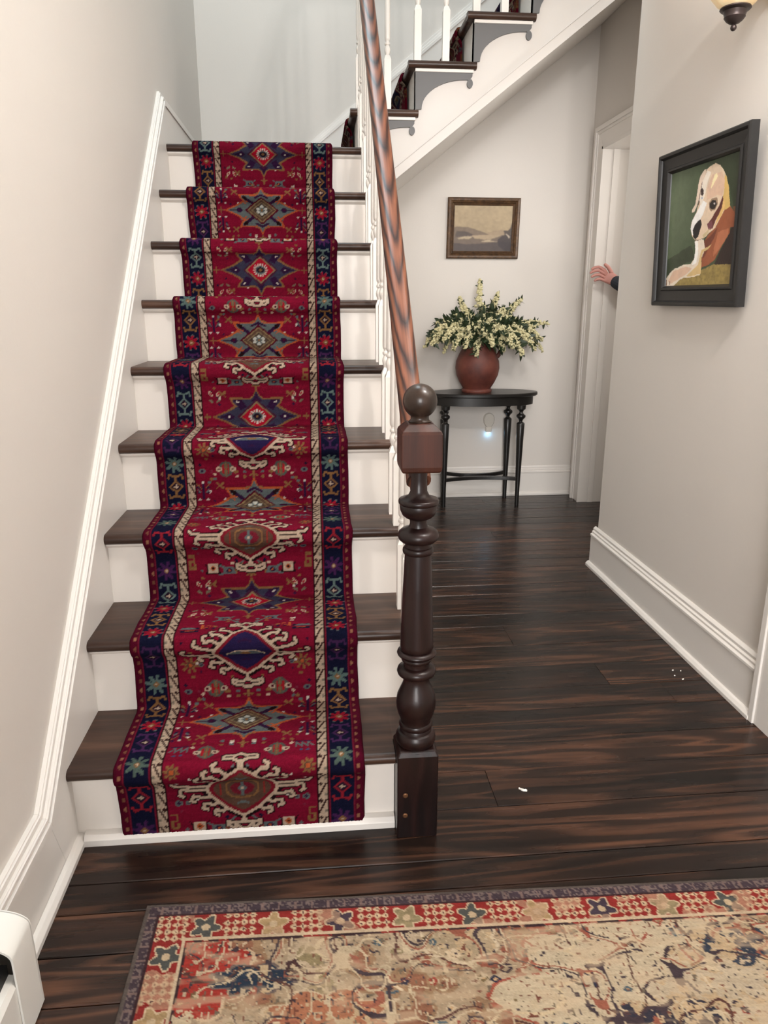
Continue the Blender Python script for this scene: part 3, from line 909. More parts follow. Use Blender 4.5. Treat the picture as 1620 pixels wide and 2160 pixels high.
M['runner'] = attr_mat('runner_pile', 1.0, 0, (.5, .003, 420), .10, .04)
T_ = .012
def runner_path(n):
    pts = []
    for i in range(1, n + 1):
        yn, z = nose(i), R * i
        yr = yn + .028
        z0 = z - R
        pts += [(yr - .018, z0 + (.004 if i == 1 else T_ + .006)), (yr - .020, z0 + .05), (yr - .020, z - .085), (yr - .022, z - .05), (yn - T_ - .004, z - .030), (yn - T_ - .003, z - .008),
                (yn - .004, z + T_), (yn + .03, z + T_), (yn + .10, z + T_)]
        if i < n: pts += [(nose(i + 1) + .0, z + T_), (nose(i + 1) + .005, z + T_ + .001)]
        else: pts += [(yn + .40, z + T_)]
    return pts
def sheet(name, pathYZ, s, half, ncol, xc, dye, sfun, m, axis='x', thick=.011):
    u = np.linspace(-half, half, ncol)
    n = len(pathYZ)
    tan = np.gradient(pathYZ, axis=0); tan /= np.linalg.norm(tan, axis=1)[:, None]
    nor = np.stack([-tan[:, 1], tan[:, 0]], 1)      # outwards
    U = np.broadcast_to(u[None, :], (n, ncol)); S = np.broadcast_to(sfun(s)[:, None], (n, ncol))
    C = dye(U * 1000, S * 1000)
    rng = np.random.RandomState(2)
    pr = np.clip((half - np.abs(u)) / .006, 0, 1) ** .5
    fz = (rng.rand(n, ncol) - .5) * .0012
    off = (-(1 - pr)[None, :] * thick * .9) + fz
    base = np.repeat(pathYZ[:, None, :], ncol, 1) + nor[:, None, :] * off[..., None]
    edge = np.interp(np.arange(n), np.arange(0, n + 40, 20), rng.uniform(-.0022, .0022, len(np.arange(0, n + 40, 20))))
    X = xc + U + edge[:, None] * np.sign(U) * (np.abs(U) > half * .8)
    if axis == 'x': P = np.stack([X, base[..., 0], base[..., 1]], -1)
    else: P = np.stack([base[..., 0], X, base[..., 1]], -1)
    # side strips down to the backing
    ext = np.repeat(pathYZ[:, None, :], 1, 1)[:, 0] - nor * thick
    def strip(col):
        if axis == 'x': return np.stack([X[:, col], ext[:, 0], ext[:, 1]], -1)[:, None, :]
        return np.stack([ext[:, 0], X[:, col], ext[:, 1]], -1)[:, None, :]
    P = np.concatenate([strip(0), P, strip(-1)], 1)
    C = np.concatenate([C[:, :1], C, C[:, -1:]], 1)
    return grid_mesh(name, P, C, m)
py, s = smooth_path(runner_path(9), .0034)
scale_s = 3.18 + .426 
ro = sheet('stair_runner', py, s, .278, 166, -.189, dye_runner, lambda q: q * (4.008 / s[-1]), M['runner'])
# length along the stair is a little shorter around the nosings than riser plus tread
tag(ro, 'long crimson patterned carpet runner down the middle of the lower stairs', 'carpet runner')
pts = []
for k in range(1, 6):
    xn = UX + US * k; z = UZ + UR * k; xr = xn + .03
    zb = z - UR
    pts += [(xr - .018, zb + T_ + (.0 if k == 1 else .006)), (xr - .020, z - .085), (xr - .022, z - .05), (xn - T_ - .004, z - .03), (xn - T_ - .003, z - .008), (xn - .004, z + T_), (xn + .05, z + T_)]
    if k < 5: pts += [(xn + US + .0, z + T_)]
    else: pts += [(xn + US - .02, z + T_)]
py2, s2 = smooth_path(pts, .006)
ro2 = sheet('stair_runner', py2, s2, .25, 84, 4.0, lambda u_, s_: dye_runner(u_ * .6, s_) * np.where(np.abs(u_) > 222, .45, .62)[..., None], lambda q: q + .9, M['runner'], 'y')  # dyes darkened to imitate the dimmer light on the upper flight
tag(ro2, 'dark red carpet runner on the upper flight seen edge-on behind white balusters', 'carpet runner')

# ================================================================== AREA RUG
def vnoise(X, Y, f, seed, octv=3):
    out = np.zeros(X.shape); amp = 1; tot = 0
    for o in range(octv):
        rng = np.random.RandomState(seed + o); T = rng.rand(64, 64)
        x, y = X * f, Y * f
        xi, yi = np.floor(x).astype(int), np.floor(y).astype(int); fx, fy = x - xi, y - yi
        fx = fx * fx * (3 - 2 * fx); fy = fy * fy * (3 - 2 * fy)
        g = lambda a, b: T[a % 64, b % 64]
        out += amp * ((g(xi, yi) * (1 - fx) + g(xi + 1, yi) * fx) * (1 - fy) + (g(xi, yi + 1) * (1 - fx) + g(xi + 1, yi + 1) * fx) * fy)
        tot += amp; amp *= .5; f *= 2
    return out / tot

def dye_rug(X, Y):
    """X: m from the left edge, Y: m in from the far edge"""
    c = Canvas(X, Y, (166, 144, 118))
    L = lambda q: np.array(lin(q))
    C = c.C
    rng = np.random.RandomState(21)
    nz = vnoise(X, Y, 14, 1); n2 = vnoise(X, Y, 60, 5); n3 = vnoise(X, Y * 6, 30, 9)
    # worn field: beige, tan, rust and olive drifts
    C[nz > .56] = L((152, 122, 94)); C[(nz > .62)] = L((142, 98, 76)); C[nz < .40] = L((180, 160, 134)); C[nz < .30] = L((142, 126, 94))
    m = vnoise(X, Y, 7, 31)
    C[(m > .60) & (n2 > .5)] = L((146, 88, 70))
    # scalloped medallion fields
    def lobed(cx, cy, rx, ry, k, amp, fill, edge, w=.006, mottle=None):
        a = np.arctan2((Y - cy) / ry, (X - cx) / rx); r = np.hypot((X - cx) / rx, (Y - cy) / ry)
        lim = 1 + amp * np.abs(np.sin(a * k)) - amp * .5 + .05 * (n2 - .5)
        if fill is not None:
            ins = r < lim
            C[ins] = L(fill) if mottle is None else np.where((n2 > mottle)[..., None], L(fill), L((190, 164, 130)))[ins]
        ed = np.abs(r - lim) * min(rx, ry) < w / 2
        C[ed & (n3 > .3)] = L(edge)
    lobed(1.02, .30, .34, .22, 6, .25, (196, 178, 150), (158, 82, 66), .007)
    lobed(1.15, .30, .20, .15, 5, .3, (190, 172, 146), (70, 58, 62), .006, .45)
    lobed(.95, .42, .16, .14, 4, .3, (58, 56, 66), (176, 150, 120), .006, .5)
    lobed(1.14, .16, .07, .045, 3, .4, (60, 66, 78), (188, 166, 136), .005, .48)
    lobed(.60, .16, .24, .13, 5, .22, None, (206, 184, 150), .006)
    lobed(.62, .12, .07, .05, 3, .2, (170, 150, 122), (204, 184, 156), .005, .4)
    lobed(.12, .17, .10, .085, 4, .3, (160, 58, 50), (206, 178, 146), .006)
    lobed(.23, .185, .07, .028, 4, .35, (48, 58, 72), (110, 96, 90), .004, .46)
    lobed(.36, .27, .10, .05, 4, .35, (168, 112, 84), (200, 176, 146), .004, .42)
    # scattered blossoms and leaves
    for q in range(560):
        x, y = rng.uniform(.09, 1.9), rng.uniform(.10, 1.85)
        if y > .34 and rng.rand() < .2: continue
        r = rng.uniform(.005, .013)
        col = [(52, 54, 70), (52, 54, 70), (84, 100, 108), (150, 70, 58), (206, 184, 154), (118, 100, 70), (78, 56, 56)][rng.randint(7)]
        kk = rng.randint(3)
        if kk == 0:
            for p in range(5):
                a = p * 2 * math.pi / 5
                c.disc(x + r * .8 * math.cos(a), y + r * .8 * math.sin(a), r * .5, r * .5, col)
            c.disc(x, y, r * .45, r * .45, (204, 180, 148))
        elif kk == 1:
            a = rng.uniform(0, 3.1); c.line([(x - r * 1.6 * math.cos(a), y - r * 1.6 * math.sin(a)), (x, y + r * .4), (x + r * 1.6 * math.cos(a), y + r * 1.6 * math.sin(a))], .005, col)
        else:
            c.dia(x, y, r, r * .7, col); c.dia(x, y, r * .4, r * .3, (196, 160, 120))
    # border of alternating blocks
    b0, b1 = .030, .098
    RD = (142, 50, 46)
    def border(P_, Q_, n0):
        """P_: along, Q_: across (distance from the edge)"""
        ins = (Q_ > b0) & (Q_ < b1) & (P_ > b0)
        C[ins] = L(RD)
        bl = np.floor((P_ - .030) / .066).astype(int)
        f = ((P_ - .030) / .066) % 1; g = (Q_ - b0) / (b1 - b0)
        chk = ins & (bl % 2 == 0)
        lat = (np.abs(((f * 4) % 1) - .5) + np.abs(((g * 4) % 1) - .5))
        C[chk & (lat < .42)] = L((206, 180, 146)); C[chk & (lat < .16)] = L((84, 56, 54))
        C[chk & (lat > .44) & (lat < .56) & (n2 > .4)] = L((190, 150, 120))
        flw = ins & (bl % 2 == 1)
        r = np.hypot((f - .5) * 1.0, (g - .5) * 1.0); a = np.arctan2(g - .5, f - .5)
        lim = .34 + .10 * np.sin(a * 5 + bl)
        C[flw & (r < lim + .06)] = L((206, 182, 150))
        pal = np.array([lin((84, 84, 80)), lin((170, 142, 104)), lin((74, 62, 72)), lin((148, 132, 100))])
        k = flw & (r < lim)
        C[k] = pal[(bl[k] // 2) % 4]
        C[flw & (r < .12)] = L((196, 172, 140))
        fade = ins & (vnoise(P_, Q_, 22, n0) > .60)
        C[fade] = C[fade] * .45 + L((186, 150, 122)) * .55
        ln = (np.abs(Q_ - b1) < .003) & (P_ > b1)
        C[ln & (n2 > .42)] = L((64, 46, 48))
        l2 = (np.abs(Q_ - b1 + .008) < .003) & (P_ > b0)
        C[l2] = L((204, 180, 150))
    border(X, Y, 41)
    side = Y > X
    keep = C.copy()
    border(Y, X, 43)
    C[~side] = keep[~side]
    # outer guard band, binding
    E_ = np.minimum(X, Y)
    m = E_ < b0
    C[m] = L((72, 60, 66))
    C[m & (vnoise(X, Y, 260, 51, 1) > .62)] = L((120, 104, 100))
    al = np.where(X < Y, Y, X)
    C[m & (((al * 30) % 1) < .14) & (E_ > .010)] = L((126, 104, 98))
    C[E_ < .009] = L((94, 84, 78))
    C[np.abs(E_ - b0) < .0022] = L((64, 44, 46))
    # small knotted mottle over the field
    q1 = vnoise(X, Y, 150, 61, 1); q2 = vnoise(X, Y, 170, 67, 1); q3 = vnoise(X, Y, 18, 71)
    inn = E_ > b1
    C[inn & (q1 > .84) & (q3 > .42)] = L((70, 60, 66)); C[inn & (q2 > .82)] = L((190, 170, 142)); C[inn & (q1 < .13) & (q3 < .55)] = L((120, 74, 60)); C[inn & (q2 < .12)] = L((112, 100, 84))
    # curling vine outlines
    for f_, sd_, lv, wd, col in ((9, 81, .47, .012, (92, 62, 56)), (9, 81, .53, .010, (200, 180, 150)), (13, 85, .5, .016, (74, 62, 66)), (13, 85, .56, .012, (150, 92, 74)), (20, 88, .5, .022, (196, 176, 146))):
        nn_ = vnoise(X, Y, f_, sd_, 2)
        C[inn & (np.abs(nn_ - lv) < wd) & (q3 > .34)] = L(col)
    # weave streaks and wear
    k = .50 + .28 * n3 + .16 * (rng.rand(*X.shape) - .5)
    C *= k[..., None]
    wr = np.clip((vnoise(X, Y * 3, 18, 77) - .5) * 3, 0, .45)[..., None]
    inner = (E_ > b1)[..., None]
    C[:] = np.where(inner, C * (1 - wr) + L((168, 146, 120)) * wr, C)
    return C
M['rug'] = attr_mat('rug_pile', 1.0, 0, (.35, .002, 500), .10, .05)
RT = math.radians(-1.9)
nx_, ny_ = 560, 220
ux = np.linspace(0, 1.62, nx_); uy = np.r_[np.linspace(0, .36, 160), np.linspace(.365, 1.9, 60)]
X, Y = np.meshgrid(ux, uy)
C = dye_rug(X, Y)
z = np.full(X.shape, .009) + (np.random.RandomState(4).rand(*X.shape) - .5) * .0006
z[0, :] = .0015; z[-1, :] = .0015; z[:, 0] = .0015; z[:, -1] = .0015
px = -.371 + X * math.cos(RT) + Y * math.sin(RT) * 1.0 + 0.0
py_ = 1.257 + X * math.sin(RT) - Y * math.cos(RT)
rug = grid_mesh('area_rug', np.stack([px + Y * .033 * 1.0, py_, z], -1), C, M['rug'])
tag(rug, 'faded beige and red oriental area rug on the dark plank floor', 'rug')

# ================================================================== CONSOLE TABLE
TC = (.985, 4.322, .685)
TB = thing('console_table', (TC[0], TC[1], 0), 'black oval console table with turned legs against the back wall', 'table')
def ell(rx, ry, z, n=72): return [(TC[0] + rx * math.cos(2 * math.pi * k / n), TC[1] + ry * math.sin(2 * math.pi * k / n), z) for k in range(n)]
rx, ry = .335, .158
mb = MB(); mb.rings([ell(rx - .006, ry - .006, TC[2] - .022), ell(rx, ry, TC[2] - .017), ell(rx, ry, TC[2] - .004), ell(rx - .004, ry - .004, TC[2])])
mb.build('tabletop', M['black'], TB, smooth=40)
mb = MB(); mb.rings([ell(rx - .025, ry - .022, TC[2] - .072), ell(rx - .025, ry - .022, TC[2] - .0221)])
mb.build('apron', M['black'], TB, smooth=40)
legp = [(-.0, .0125), (.10, .0135), (.40, .0215), (.502, .0245), (.507, .021), (.513, .011), (.520, .0105), (.530, .016), (.540, .0265), (.547, .028), (.553, .0265), (.560, .016), (.567, .011), (.574, .011), (.582, .017), (.590, .026), (.612, .028), (.614, .020)]
for lx, ly, rot in ((-.232, -.076, 0), (.222, -.076, 0), (-.205, .118, 0), (.195, .118, 0)):
    mb = MB()
    mb.lathe(legp, TC[0] + lx, TC[1] + ly, 12)
    mb.build('leg', M['black'], TB, smooth=40)
for sg in (-1, 1):
    mb = MB()
    ya, yb_ = (TC[1] - .076, TC[1] - .030) if sg < 0 else (TC[1] + .118, TC[1] + .045)
    path = []
    for k in range(21):
        t = -1 + k / 10
        y = yb_ + (ya - yb_) * abs(t) ** 2.2
        path.append((TC[0] - .005 + t * (.222 if sg < 0 else .198), y, .165))
    vs = [[(x, y - .010, z - .011), (x, y + .010, z - .011), (x, y + .010, z + .011), (x, y - .010, z + .011)] for x, y, z in path]
    mb.rings(vs); mb.build('stretcher', M['black'], TB, bevel=.003)

# ================================================================== TERRACOTTA PITCHER
t = NT('terracotta')
v = t.coord()
n1 = t.noise(v, 9, 5, .6)
t.set(t.ramp(n1, [(.3, lin((66, 28, 22))), (.55, lin((98, 48, 37))), (.8, lin((122, 70, 52)))]), .6)
t.bump(t.noise(v, 60, 4), .25, .004)
M['terra'] = t.m
VX, VY, VZ = .949, 4.315, TC[2]
PT = thing('pitcher', (VX, VY, VZ), 'terracotta pitcher with one handle standing on the black console table', 'pitcher')
pf = [(0, .086), (.008, .090), (.016, .088), (.021, .082), (.028, .084), (.06, .104), (.10, .122), (.14, .129), (.18, .125), (.22, .109), (.255, .090), (.285, .080), (.31, .079), (.335, .086), (.35, .092), (.353, .090), (.35, .086), (.33, .078), (.30, .072), (.26, .076), (.20, .10), (.10, .105), (.05, .08)]
mb = MB(); mb.lathe([(VZ + z, r) for z, r in pf], VX, VY, 56)
mb.build('pot_body', M['terra'], PT, smooth=60)
mb = MB()
hp = []
for k in range(13):
    a = math.radians(105 - 195 * k / 12)
    hp.append((VX + .082 + .045 * math.cos(a) + .012 * (k / 12), VY - .02, VZ + .263 + .062 * math.sin(a)))
mb.tube(hp, [.013] * 13, 10)
mb.build('handle', M['terra'], PT, smooth=60)

# ================================================================== FLOWER SPRAYS
M['petal'] = paint('cream_petal', (206, 198, 156), .6, .12, .1, 200)
M['leafm'] = paint('dark_leaf', (44, 58, 36), .5, .25, .1, 60)
M['stemm'] = paint('green_stem', (78, 84, 50), .6, .15, .1, 60)
RIM = Vector((VX, VY, VZ + .33))
def spray(name_label, tip, lift, size, seed, start=.42, dens=1.0, group='cream blossom sprays in the terracotta pitcher'):
    rnd_ = random.Random(seed)
    tip = Vector(tip)
    d = tip - RIM
    st = RIM + Vector((max(-.05, min(.05, d.x * .25)), max(-.04, min(.03, d.y * .3)), -.06))
    mid = st.lerp(tip, .45) + Vector((0, 0, lift))
    path = []
    for k in range(15):
        u = k / 14
        path.append(st * (1 - u) ** 2 + mid * 2 * u * (1 - u) + tip * u * u)
    root = thing('flower_spray', st, name_label, 'flower spray', group)
    mb = MB(); mb.tube(path, [.0028 - .0016 * k / 14 for k in range(15)], 5); mb.build('stem', M['stemm'], root, smooth=60)
    def at(u):
        u = max(0, min(1, u)) * 14; k = min(int(u), 13); f = u - k
        return path[k].lerp(path[k + 1], f), (path[k + 1] - path[k]).normalized()
    def safe(p):
        return Vector((p.x, min(p.y, WB - .012), p.z))
    # blossoms: tapering raceme of little florets
    mb = MB()
    n = int(170 * size * dens)
    for q in range(n):
        u = start + (1 - start) * (q + rnd_.random()) / n
        p, tg = at(u)
        taper = (1 - (u - start) / (1 - start)) ** .7
        rr = (.010 + .026 * taper) * size
        dv = Vector((rnd_.gauss(0, 1), rnd_.gauss(0, 1), rnd_.gauss(0, 1))).normalized()
        dv -= tg * dv.dot(tg) * .6
        p = safe(p + dv * rr * rnd_.uniform(.55, 1.0))
        r = (.0048 + .0055 * taper * rnd_.random() + .0014) * (.8 + .4 * size)
        mb.ico(p, r, (1, 1, rnd_.uniform(.6, 1)))
    mb.build('blossoms', M['petal'], root)
    mb = MB()
    for q in range(int(64 * size)):
        u = rnd_.uniform(.12, .97)
        p, tg = at(u)
        dv = Vector((rnd_.gauss(0, 1), rnd_.gauss(0, .8), rnd_.gauss(.1, 1))).normalized()
        dv = (dv + tg * .7).normalized()
        L = rnd_.uniform(.045, .095) * size * (1.15 - .6 * u)
        sd = dv.cross(Vector((rnd_.gauss(0, 1), rnd_.gauss(0, 1), rnd_.gauss(0, 1)))).normalized()
        nn = dv.cross(sd)
        w_ = L * .2
        pts_ = []
        cv = rnd_.uniform(-.2, .35)
        prof = ((0, .15), (.3, 1), (.6, .85), (.85, .45), (1, .04))
        A_ = []
        for tt, ww in prof:
            b = p + dv * L * tt - Vector((0, 0, 1)) * cv * L * tt * tt
            A_.append((safe(b - sd * w_ * ww), safe(b + nn * w_ * .25 * ww), safe(b + sd * w_ * ww)))
        vs = [x for tri in A_ for x in tri]
        fs = []
        for k in range(len(prof) - 1):
            fs += [(3 * k, 3 * k + 1, 3 * k + 4, 3 * k + 3), (3 * k + 1, 3 * k + 2, 3 * k + 5, 3 * k + 4)]
        mb.add(vs, fs)
    mb.build('leaves', M['leafm'], root, smooth=180, recalc=False)
    return root
named = [
 ('tallest thin upright spray at the top of the bouquet', (.955, 4.35, 1.325), .05, .62, .55),
 ('spray with a pointed tip leaning up left above the bouquet', (.832, 4.33, 1.228), .06, .62, .5),
 ('short upright spray right of the tallest one', (1.062, 4.33, 1.252), .05, .7, .45),
 ('spray with a pointed tip leaning up right above the bouquet', (1.205, 4.33, 1.215), .07, .7, .5),
 ('spray reaching farthest right with a bare leafy tip', (1.365, 4.31, 1.075), .10, .7, .5),
 ('thin spray drooping on the far right below the others', (1.335, 4.30, .915), .26, .6, .6),
 ('spray arching farthest left and drooping behind the handrail', (.622, 4.25, .945), .24, .9, .4),
 ('green-tipped spray hanging lowest on the left side', (.735, 4.25, .915), .22, .72, .5),
 ('spray hanging down the front of the pitcher neck', (.915, 4.20, .900), .12, .85, .35),
 ('fat pale spray hanging just right of the pitcher handle', (1.075, 4.20, .925), .15, 1.0, .35),
]
for i, (lb, tip, lift, sz, stt) in enumerate(named):
    spray(lb, tip, lift, sz, 100 + i, stt)
fill = [((.70, 4.30, 1.075), .12, .95), ((.66, 4.20, 1.01), .16, .95), ((.76, 4.22, 1.03), .14, 1.0), ((.80, 4.30, 1.12), .08, 1.0), ((.85, 4.18, 1.04), .12, 1.0), ((.89, 4.30, 1.13), .05, 1.0),
        ((.84, 4.16, .945), .16, .8), ((.95, 4.16, 1.02), .10, 1.0), ((.97, 4.28, 1.13), .04, .95), ((1.0, 4.16, .955), .14, .8), ((1.03, 4.28, 1.15), .05, 1.0), ((1.08, 4.24, 1.16), .06, 1.0), ((1.06, 4.18, 1.05), .10, .95),
        ((1.14, 4.20, 1.0), .14, 1.0), ((1.16, 4.28, 1.10), .10, .95), ((1.18, 4.18, .905), .22, .95), ((1.22, 4.25, 1.02), .14, 1.0), ((1.28, 4.28, 1.06), .12, .85), ((1.24, 4.22, .96), .2, .9), ((.74, 4.38, 1.05), .12, .9),
        ((1.12, 4.38, 1.12), .07, .9), ((.90, 4.38, 1.15), .05, .8), ((1.29, 4.38, 1.0), .16, .8), ((.69, 4.24, .97), .2, .85), ((.99, 4.38, 1.18), .04, .8),
        ((.655, 4.20, .965), .2, .95), ((.72, 4.17, .985), .17, 1.0), ((.775, 4.17, .935), .2, .95), ((.83, 4.24, 1.09), .1, 1.05), ((1.12, 4.17, .945), .18, 1.05), ((1.26, 4.20, .935), .22, .95),
        ((1.19, 4.24, 1.04), .13, 1.05), ((1.31, 4.24, .985), .17, .9), ((1.02, 4.22, 1.10), .07, 1.05), ((.93, 4.20, 1.09), .07, 1.05)]
for i, (tip, lift, sz) in enumerate(fill):
    spray('cream blossom spray massed within the leafy middle of the bouquet', tip, lift, sz * 1.08, 300 + i, .5, .8)

# ================================================================== FRAMED PICTURES
def picture_frame(parent, name, m, O, ex, ez, en, W, H, prof):
    """mitred moulding: prof = [(inset, out)] swept around the W x H rectangle; O = lower-left corner at the wall side"""
    corners = [(0, 0, 1, 1), (W, 0, -1, 1), (W, H, -1, -1), (0, H, 1, -1)]
    rings = []
    for cx, cz, sx, sz in corners + corners[:1]:
        rings.append([O + ex * (cx + sx * a) + ez * (cz + sz * a) + en * b for a, b in prof])
    mb = MB(); mb.rings([[tuple(p) for p in r] for r in rings], cap=False)
    return mb.build(name, m, parent, bevel=0)
def art(parent, O, ex, ez, en, W, H, nx, ny, draw, m):
    u = np.linspace(0, 1, nx); v = np.linspace(0, 1, ny)
    U, V = np.meshgrid(u, v)
    C = draw(U, V)
    o = np.array(O); P = o + U[..., None] * W * np.array(ex) + (1 - V)[..., None] * H * np.array(ez)
    g = grid_mesh('canvas', P, C, m, parent)
    return g
M['oil'] = attr_mat('oil_paint', .45, 0, (.25, .0015, 160), .08, .4)
DOGBG, DOGP = 0, 0
DOG= [((62, 80, 55), [(-0.023, 1.022), (-0.029, -0.017), (1.005, -0.006), (1.01, 1.019)]),
 ((98, 112, 88), [(-0.023, 0.018), (0.26, 0.028), (0.37, 0.203), (0.335, 0.36), (0.348, 0.524), (0.264, 0.684), (0.002, 0.758)]),
 ((40, 50, 30), [(0.529, 0.007), (1.0, -0.0), (1.04, 0.541), (0.943, 0.423), (0.857, 0.229), (0.75, 0.073)]),
 ((38, 46, 30), [(0.006, 0.934), (0.002, 0.758), (0.386, 0.649), (0.455, 0.775), (0.286, 0.81), (0.122, 0.84)]),
 ((150, 130, 75), [(0.0, 1.0), (0.139, 0.935), (0.549, 0.875), (0.745, 0.824), (0.995, 0.824), (1.0, 1.0)]),
 ((42, 27, 24), [(0.732, 0.832), (0.833, 0.697), (0.91, 0.604), (0.929, 0.561), (1.025, 0.561), (1.004, 0.839), (0.885, 0.836)]),
 ((152, 86, 56), [(0.885, 0.387), (0.947, 0.445), (0.999, 0.523), (0.993, 0.559), (0.916, 0.56), (0.916, 0.597), (0.854, 0.661), (0.809, 0.711), (0.74, 0.793), (0.66, 0.83), (0.56, 0.851), (0.555, 0.778), (0.593, 0.7), (0.569, 0.644), (0.618, 0.592), (0.721, 0.53), (0.809, 0.409)]),
 ((180, 112, 80), [(0.757, 0.578), (0.902, 0.559), (0.898, 0.611), (0.807, 0.703), (0.721, 0.769), (0.722, 0.691)]),
 ((112, 58, 42), [(0.567, 0.636), (0.649, 0.602), (0.751, 0.54), (0.709, 0.621), (0.638, 0.703), (0.59, 0.764), (0.57, 0.779)]),
 ((120, 75, 50), [(0.927, 0.406), (0.999, 0.414), (1.011, 0.553), (0.986, 0.522), (0.947, 0.445)]),
 ((229, 206, 180), [(0.655, 0.036), (0.721, 0.061), (0.769, 0.106), (0.811, 0.157), (0.844, 0.227), (0.876, 0.32), (0.872, 0.386), (0.812, 0.424), (0.768, 0.48), (0.722, 0.537), (0.63, 0.577), (0.563, 0.612), (0.504, 0.616), (0.425, 0.603), (0.379, 0.567), (0.36, 0.517), (0.369, 0.461), (0.407, 0.416), (0.439, 0.379), (0.451, 0.316), (0.463, 0.215), (0.479, 0.139), (0.527, 0.076), (0.579, 0.046)]),
 ((236, 216, 196), [(0.538, 0.059), (0.502, 0.057), (0.457, 0.097), (0.431, 0.164), (0.424, 0.25), (0.406, 0.319), (0.366, 0.355), (0.366, 0.375), (0.401, 0.379), (0.432, 0.338), (0.458, 0.27), (0.475, 0.201), (0.501, 0.134)]),
 ((112, 82, 68), [(0.486, 0.132), (0.476, 0.186), (0.459, 0.262), (0.446, 0.332), (0.457, 0.337), (0.479, 0.264), (0.488, 0.187)]),
 ((226, 192, 166), [(0.619, 0.113), (0.744, 0.117), (0.799, 0.184), (0.796, 0.243), (0.778, 0.308), (0.706, 0.284), (0.638, 0.299), (0.568, 0.306), (0.566, 0.213)]),
 ((250, 248, 244), [(0.44, 0.387), (0.508, 0.299), (0.572, 0.33), (0.529, 0.419), (0.49, 0.455), (0.437, 0.499), (0.413, 0.582), (0.379, 0.563), (0.36, 0.513), (0.381, 0.446)]),
 ((246, 236, 222), [(0.495, 0.141), (0.555, 0.073), (0.602, 0.095), (0.56, 0.181), (0.532, 0.271), (0.493, 0.345), (0.462, 0.294)]),
 ((221, 186, 112), [(0.79, 0.146), (0.817, 0.165), (0.852, 0.236), (0.874, 0.312), (0.889, 0.395), (0.837, 0.415), (0.811, 0.416), (0.793, 0.317), (0.8, 0.244)]),
 ((250, 236, 190), [(0.689, 0.112), (0.701, 0.14), (0.648, 0.193), (0.611, 0.227), (0.629, 0.168), (0.655, 0.119)]),
 ((95, 46, 40), [(0.791, 0.302), (0.803, 0.371), (0.772, 0.428), (0.713, 0.483), (0.681, 0.542), (0.625, 0.549), (0.603, 0.504), (0.677, 0.441), (0.749, 0.372)]),
 ((122, 72, 78), [(0.601, 0.496), (0.669, 0.475), (0.674, 0.541), (0.625, 0.549)]),
 ((232, 192, 122), [(0.801, 0.326), (0.826, 0.381), (0.79, 0.452), (0.707, 0.528), (0.737, 0.462), (0.781, 0.398)]),
 ((160, 132, 108), [(0.617, 0.381), (0.601, 0.333), (0.639, 0.303), (0.71, 0.307), (0.732, 0.355), (0.698, 0.397), (0.643, 0.407)]),
 ((38, 27, 25), [(0.624, 0.378), (0.614, 0.342), (0.642, 0.319), (0.692, 0.324), (0.716, 0.357), (0.696, 0.386), (0.654, 0.391)]),
 ((205, 198, 196), [(0.668, 0.341), (0.688, 0.341), (0.693, 0.357), (0.674, 0.357)]),
 ((58, 40, 38), [(0.49, 0.199), (0.513, 0.214), (0.516, 0.245), (0.501, 0.261), (0.481, 0.249), (0.472, 0.216)]),
 ((190, 196, 208), [(0.484, 0.265), (0.508, 0.27), (0.509, 0.288), (0.491, 0.288)]),
 ((25, 20, 20), [(0.497, 0.452), (0.52, 0.49), (0.505, 0.536), (0.481, 0.59), (0.441, 0.605), (0.406, 0.585), (0.393, 0.527), (0.42, 0.489), (0.461, 0.461)]),
 ((205, 186, 145), [(0.555, 0.611), (0.616, 0.58), (0.645, 0.539), (0.604, 0.555), (0.543, 0.582)]),
 ((235, 221, 203), [(0.434, 0.611), (0.488, 0.615), (0.564, 0.62), (0.596, 0.701), (0.55, 0.778), (0.554, 0.859), (0.548, 0.907), (0.434, 0.922), (0.305, 0.92), (0.211, 0.953), (0.133, 0.997), (-0.0, 0.997), (-0.003, 0.934), (0.06, 0.882), (0.14, 0.84), (0.287, 0.815), (0.399, 0.81), (0.44, 0.774), (0.451, 0.71)]),
 ((252, 250, 245), [(0.436, 0.62), (0.487, 0.623), (0.502, 0.736), (0.484, 0.808), (0.417, 0.824), (0.44, 0.774), (0.451, 0.71)]),
 ((216, 187, 132), [(0.689, 0.666), (0.638, 0.703), (0.568, 0.723), (0.555, 0.778), (0.557, 0.899), (0.417, 0.915), (0.336, 0.91), (0.51, 0.825), (0.529, 0.761), (0.542, 0.706), (0.606, 0.689)]),
 ((226, 192, 166), [(0.126, 0.861), (0.322, 0.83), (0.421, 0.847), (0.334, 0.895), (0.175, 0.944), (0.094, 0.974), (0.037, 0.952)]),
 ((120, 90, 72), [(0.063, 0.952), (0.076, 0.952), (0.075, 0.987), (0.061, 0.987)]),
 ((120, 90, 72), [(0.001, 0.934), (0.016, 0.938), (0.022, 0.991), (0.003, 0.987)]),
 ((120, 100, 85), [(0.429, 0.608), (0.491, 0.615), (0.489, 0.621), (0.435, 0.616)])]
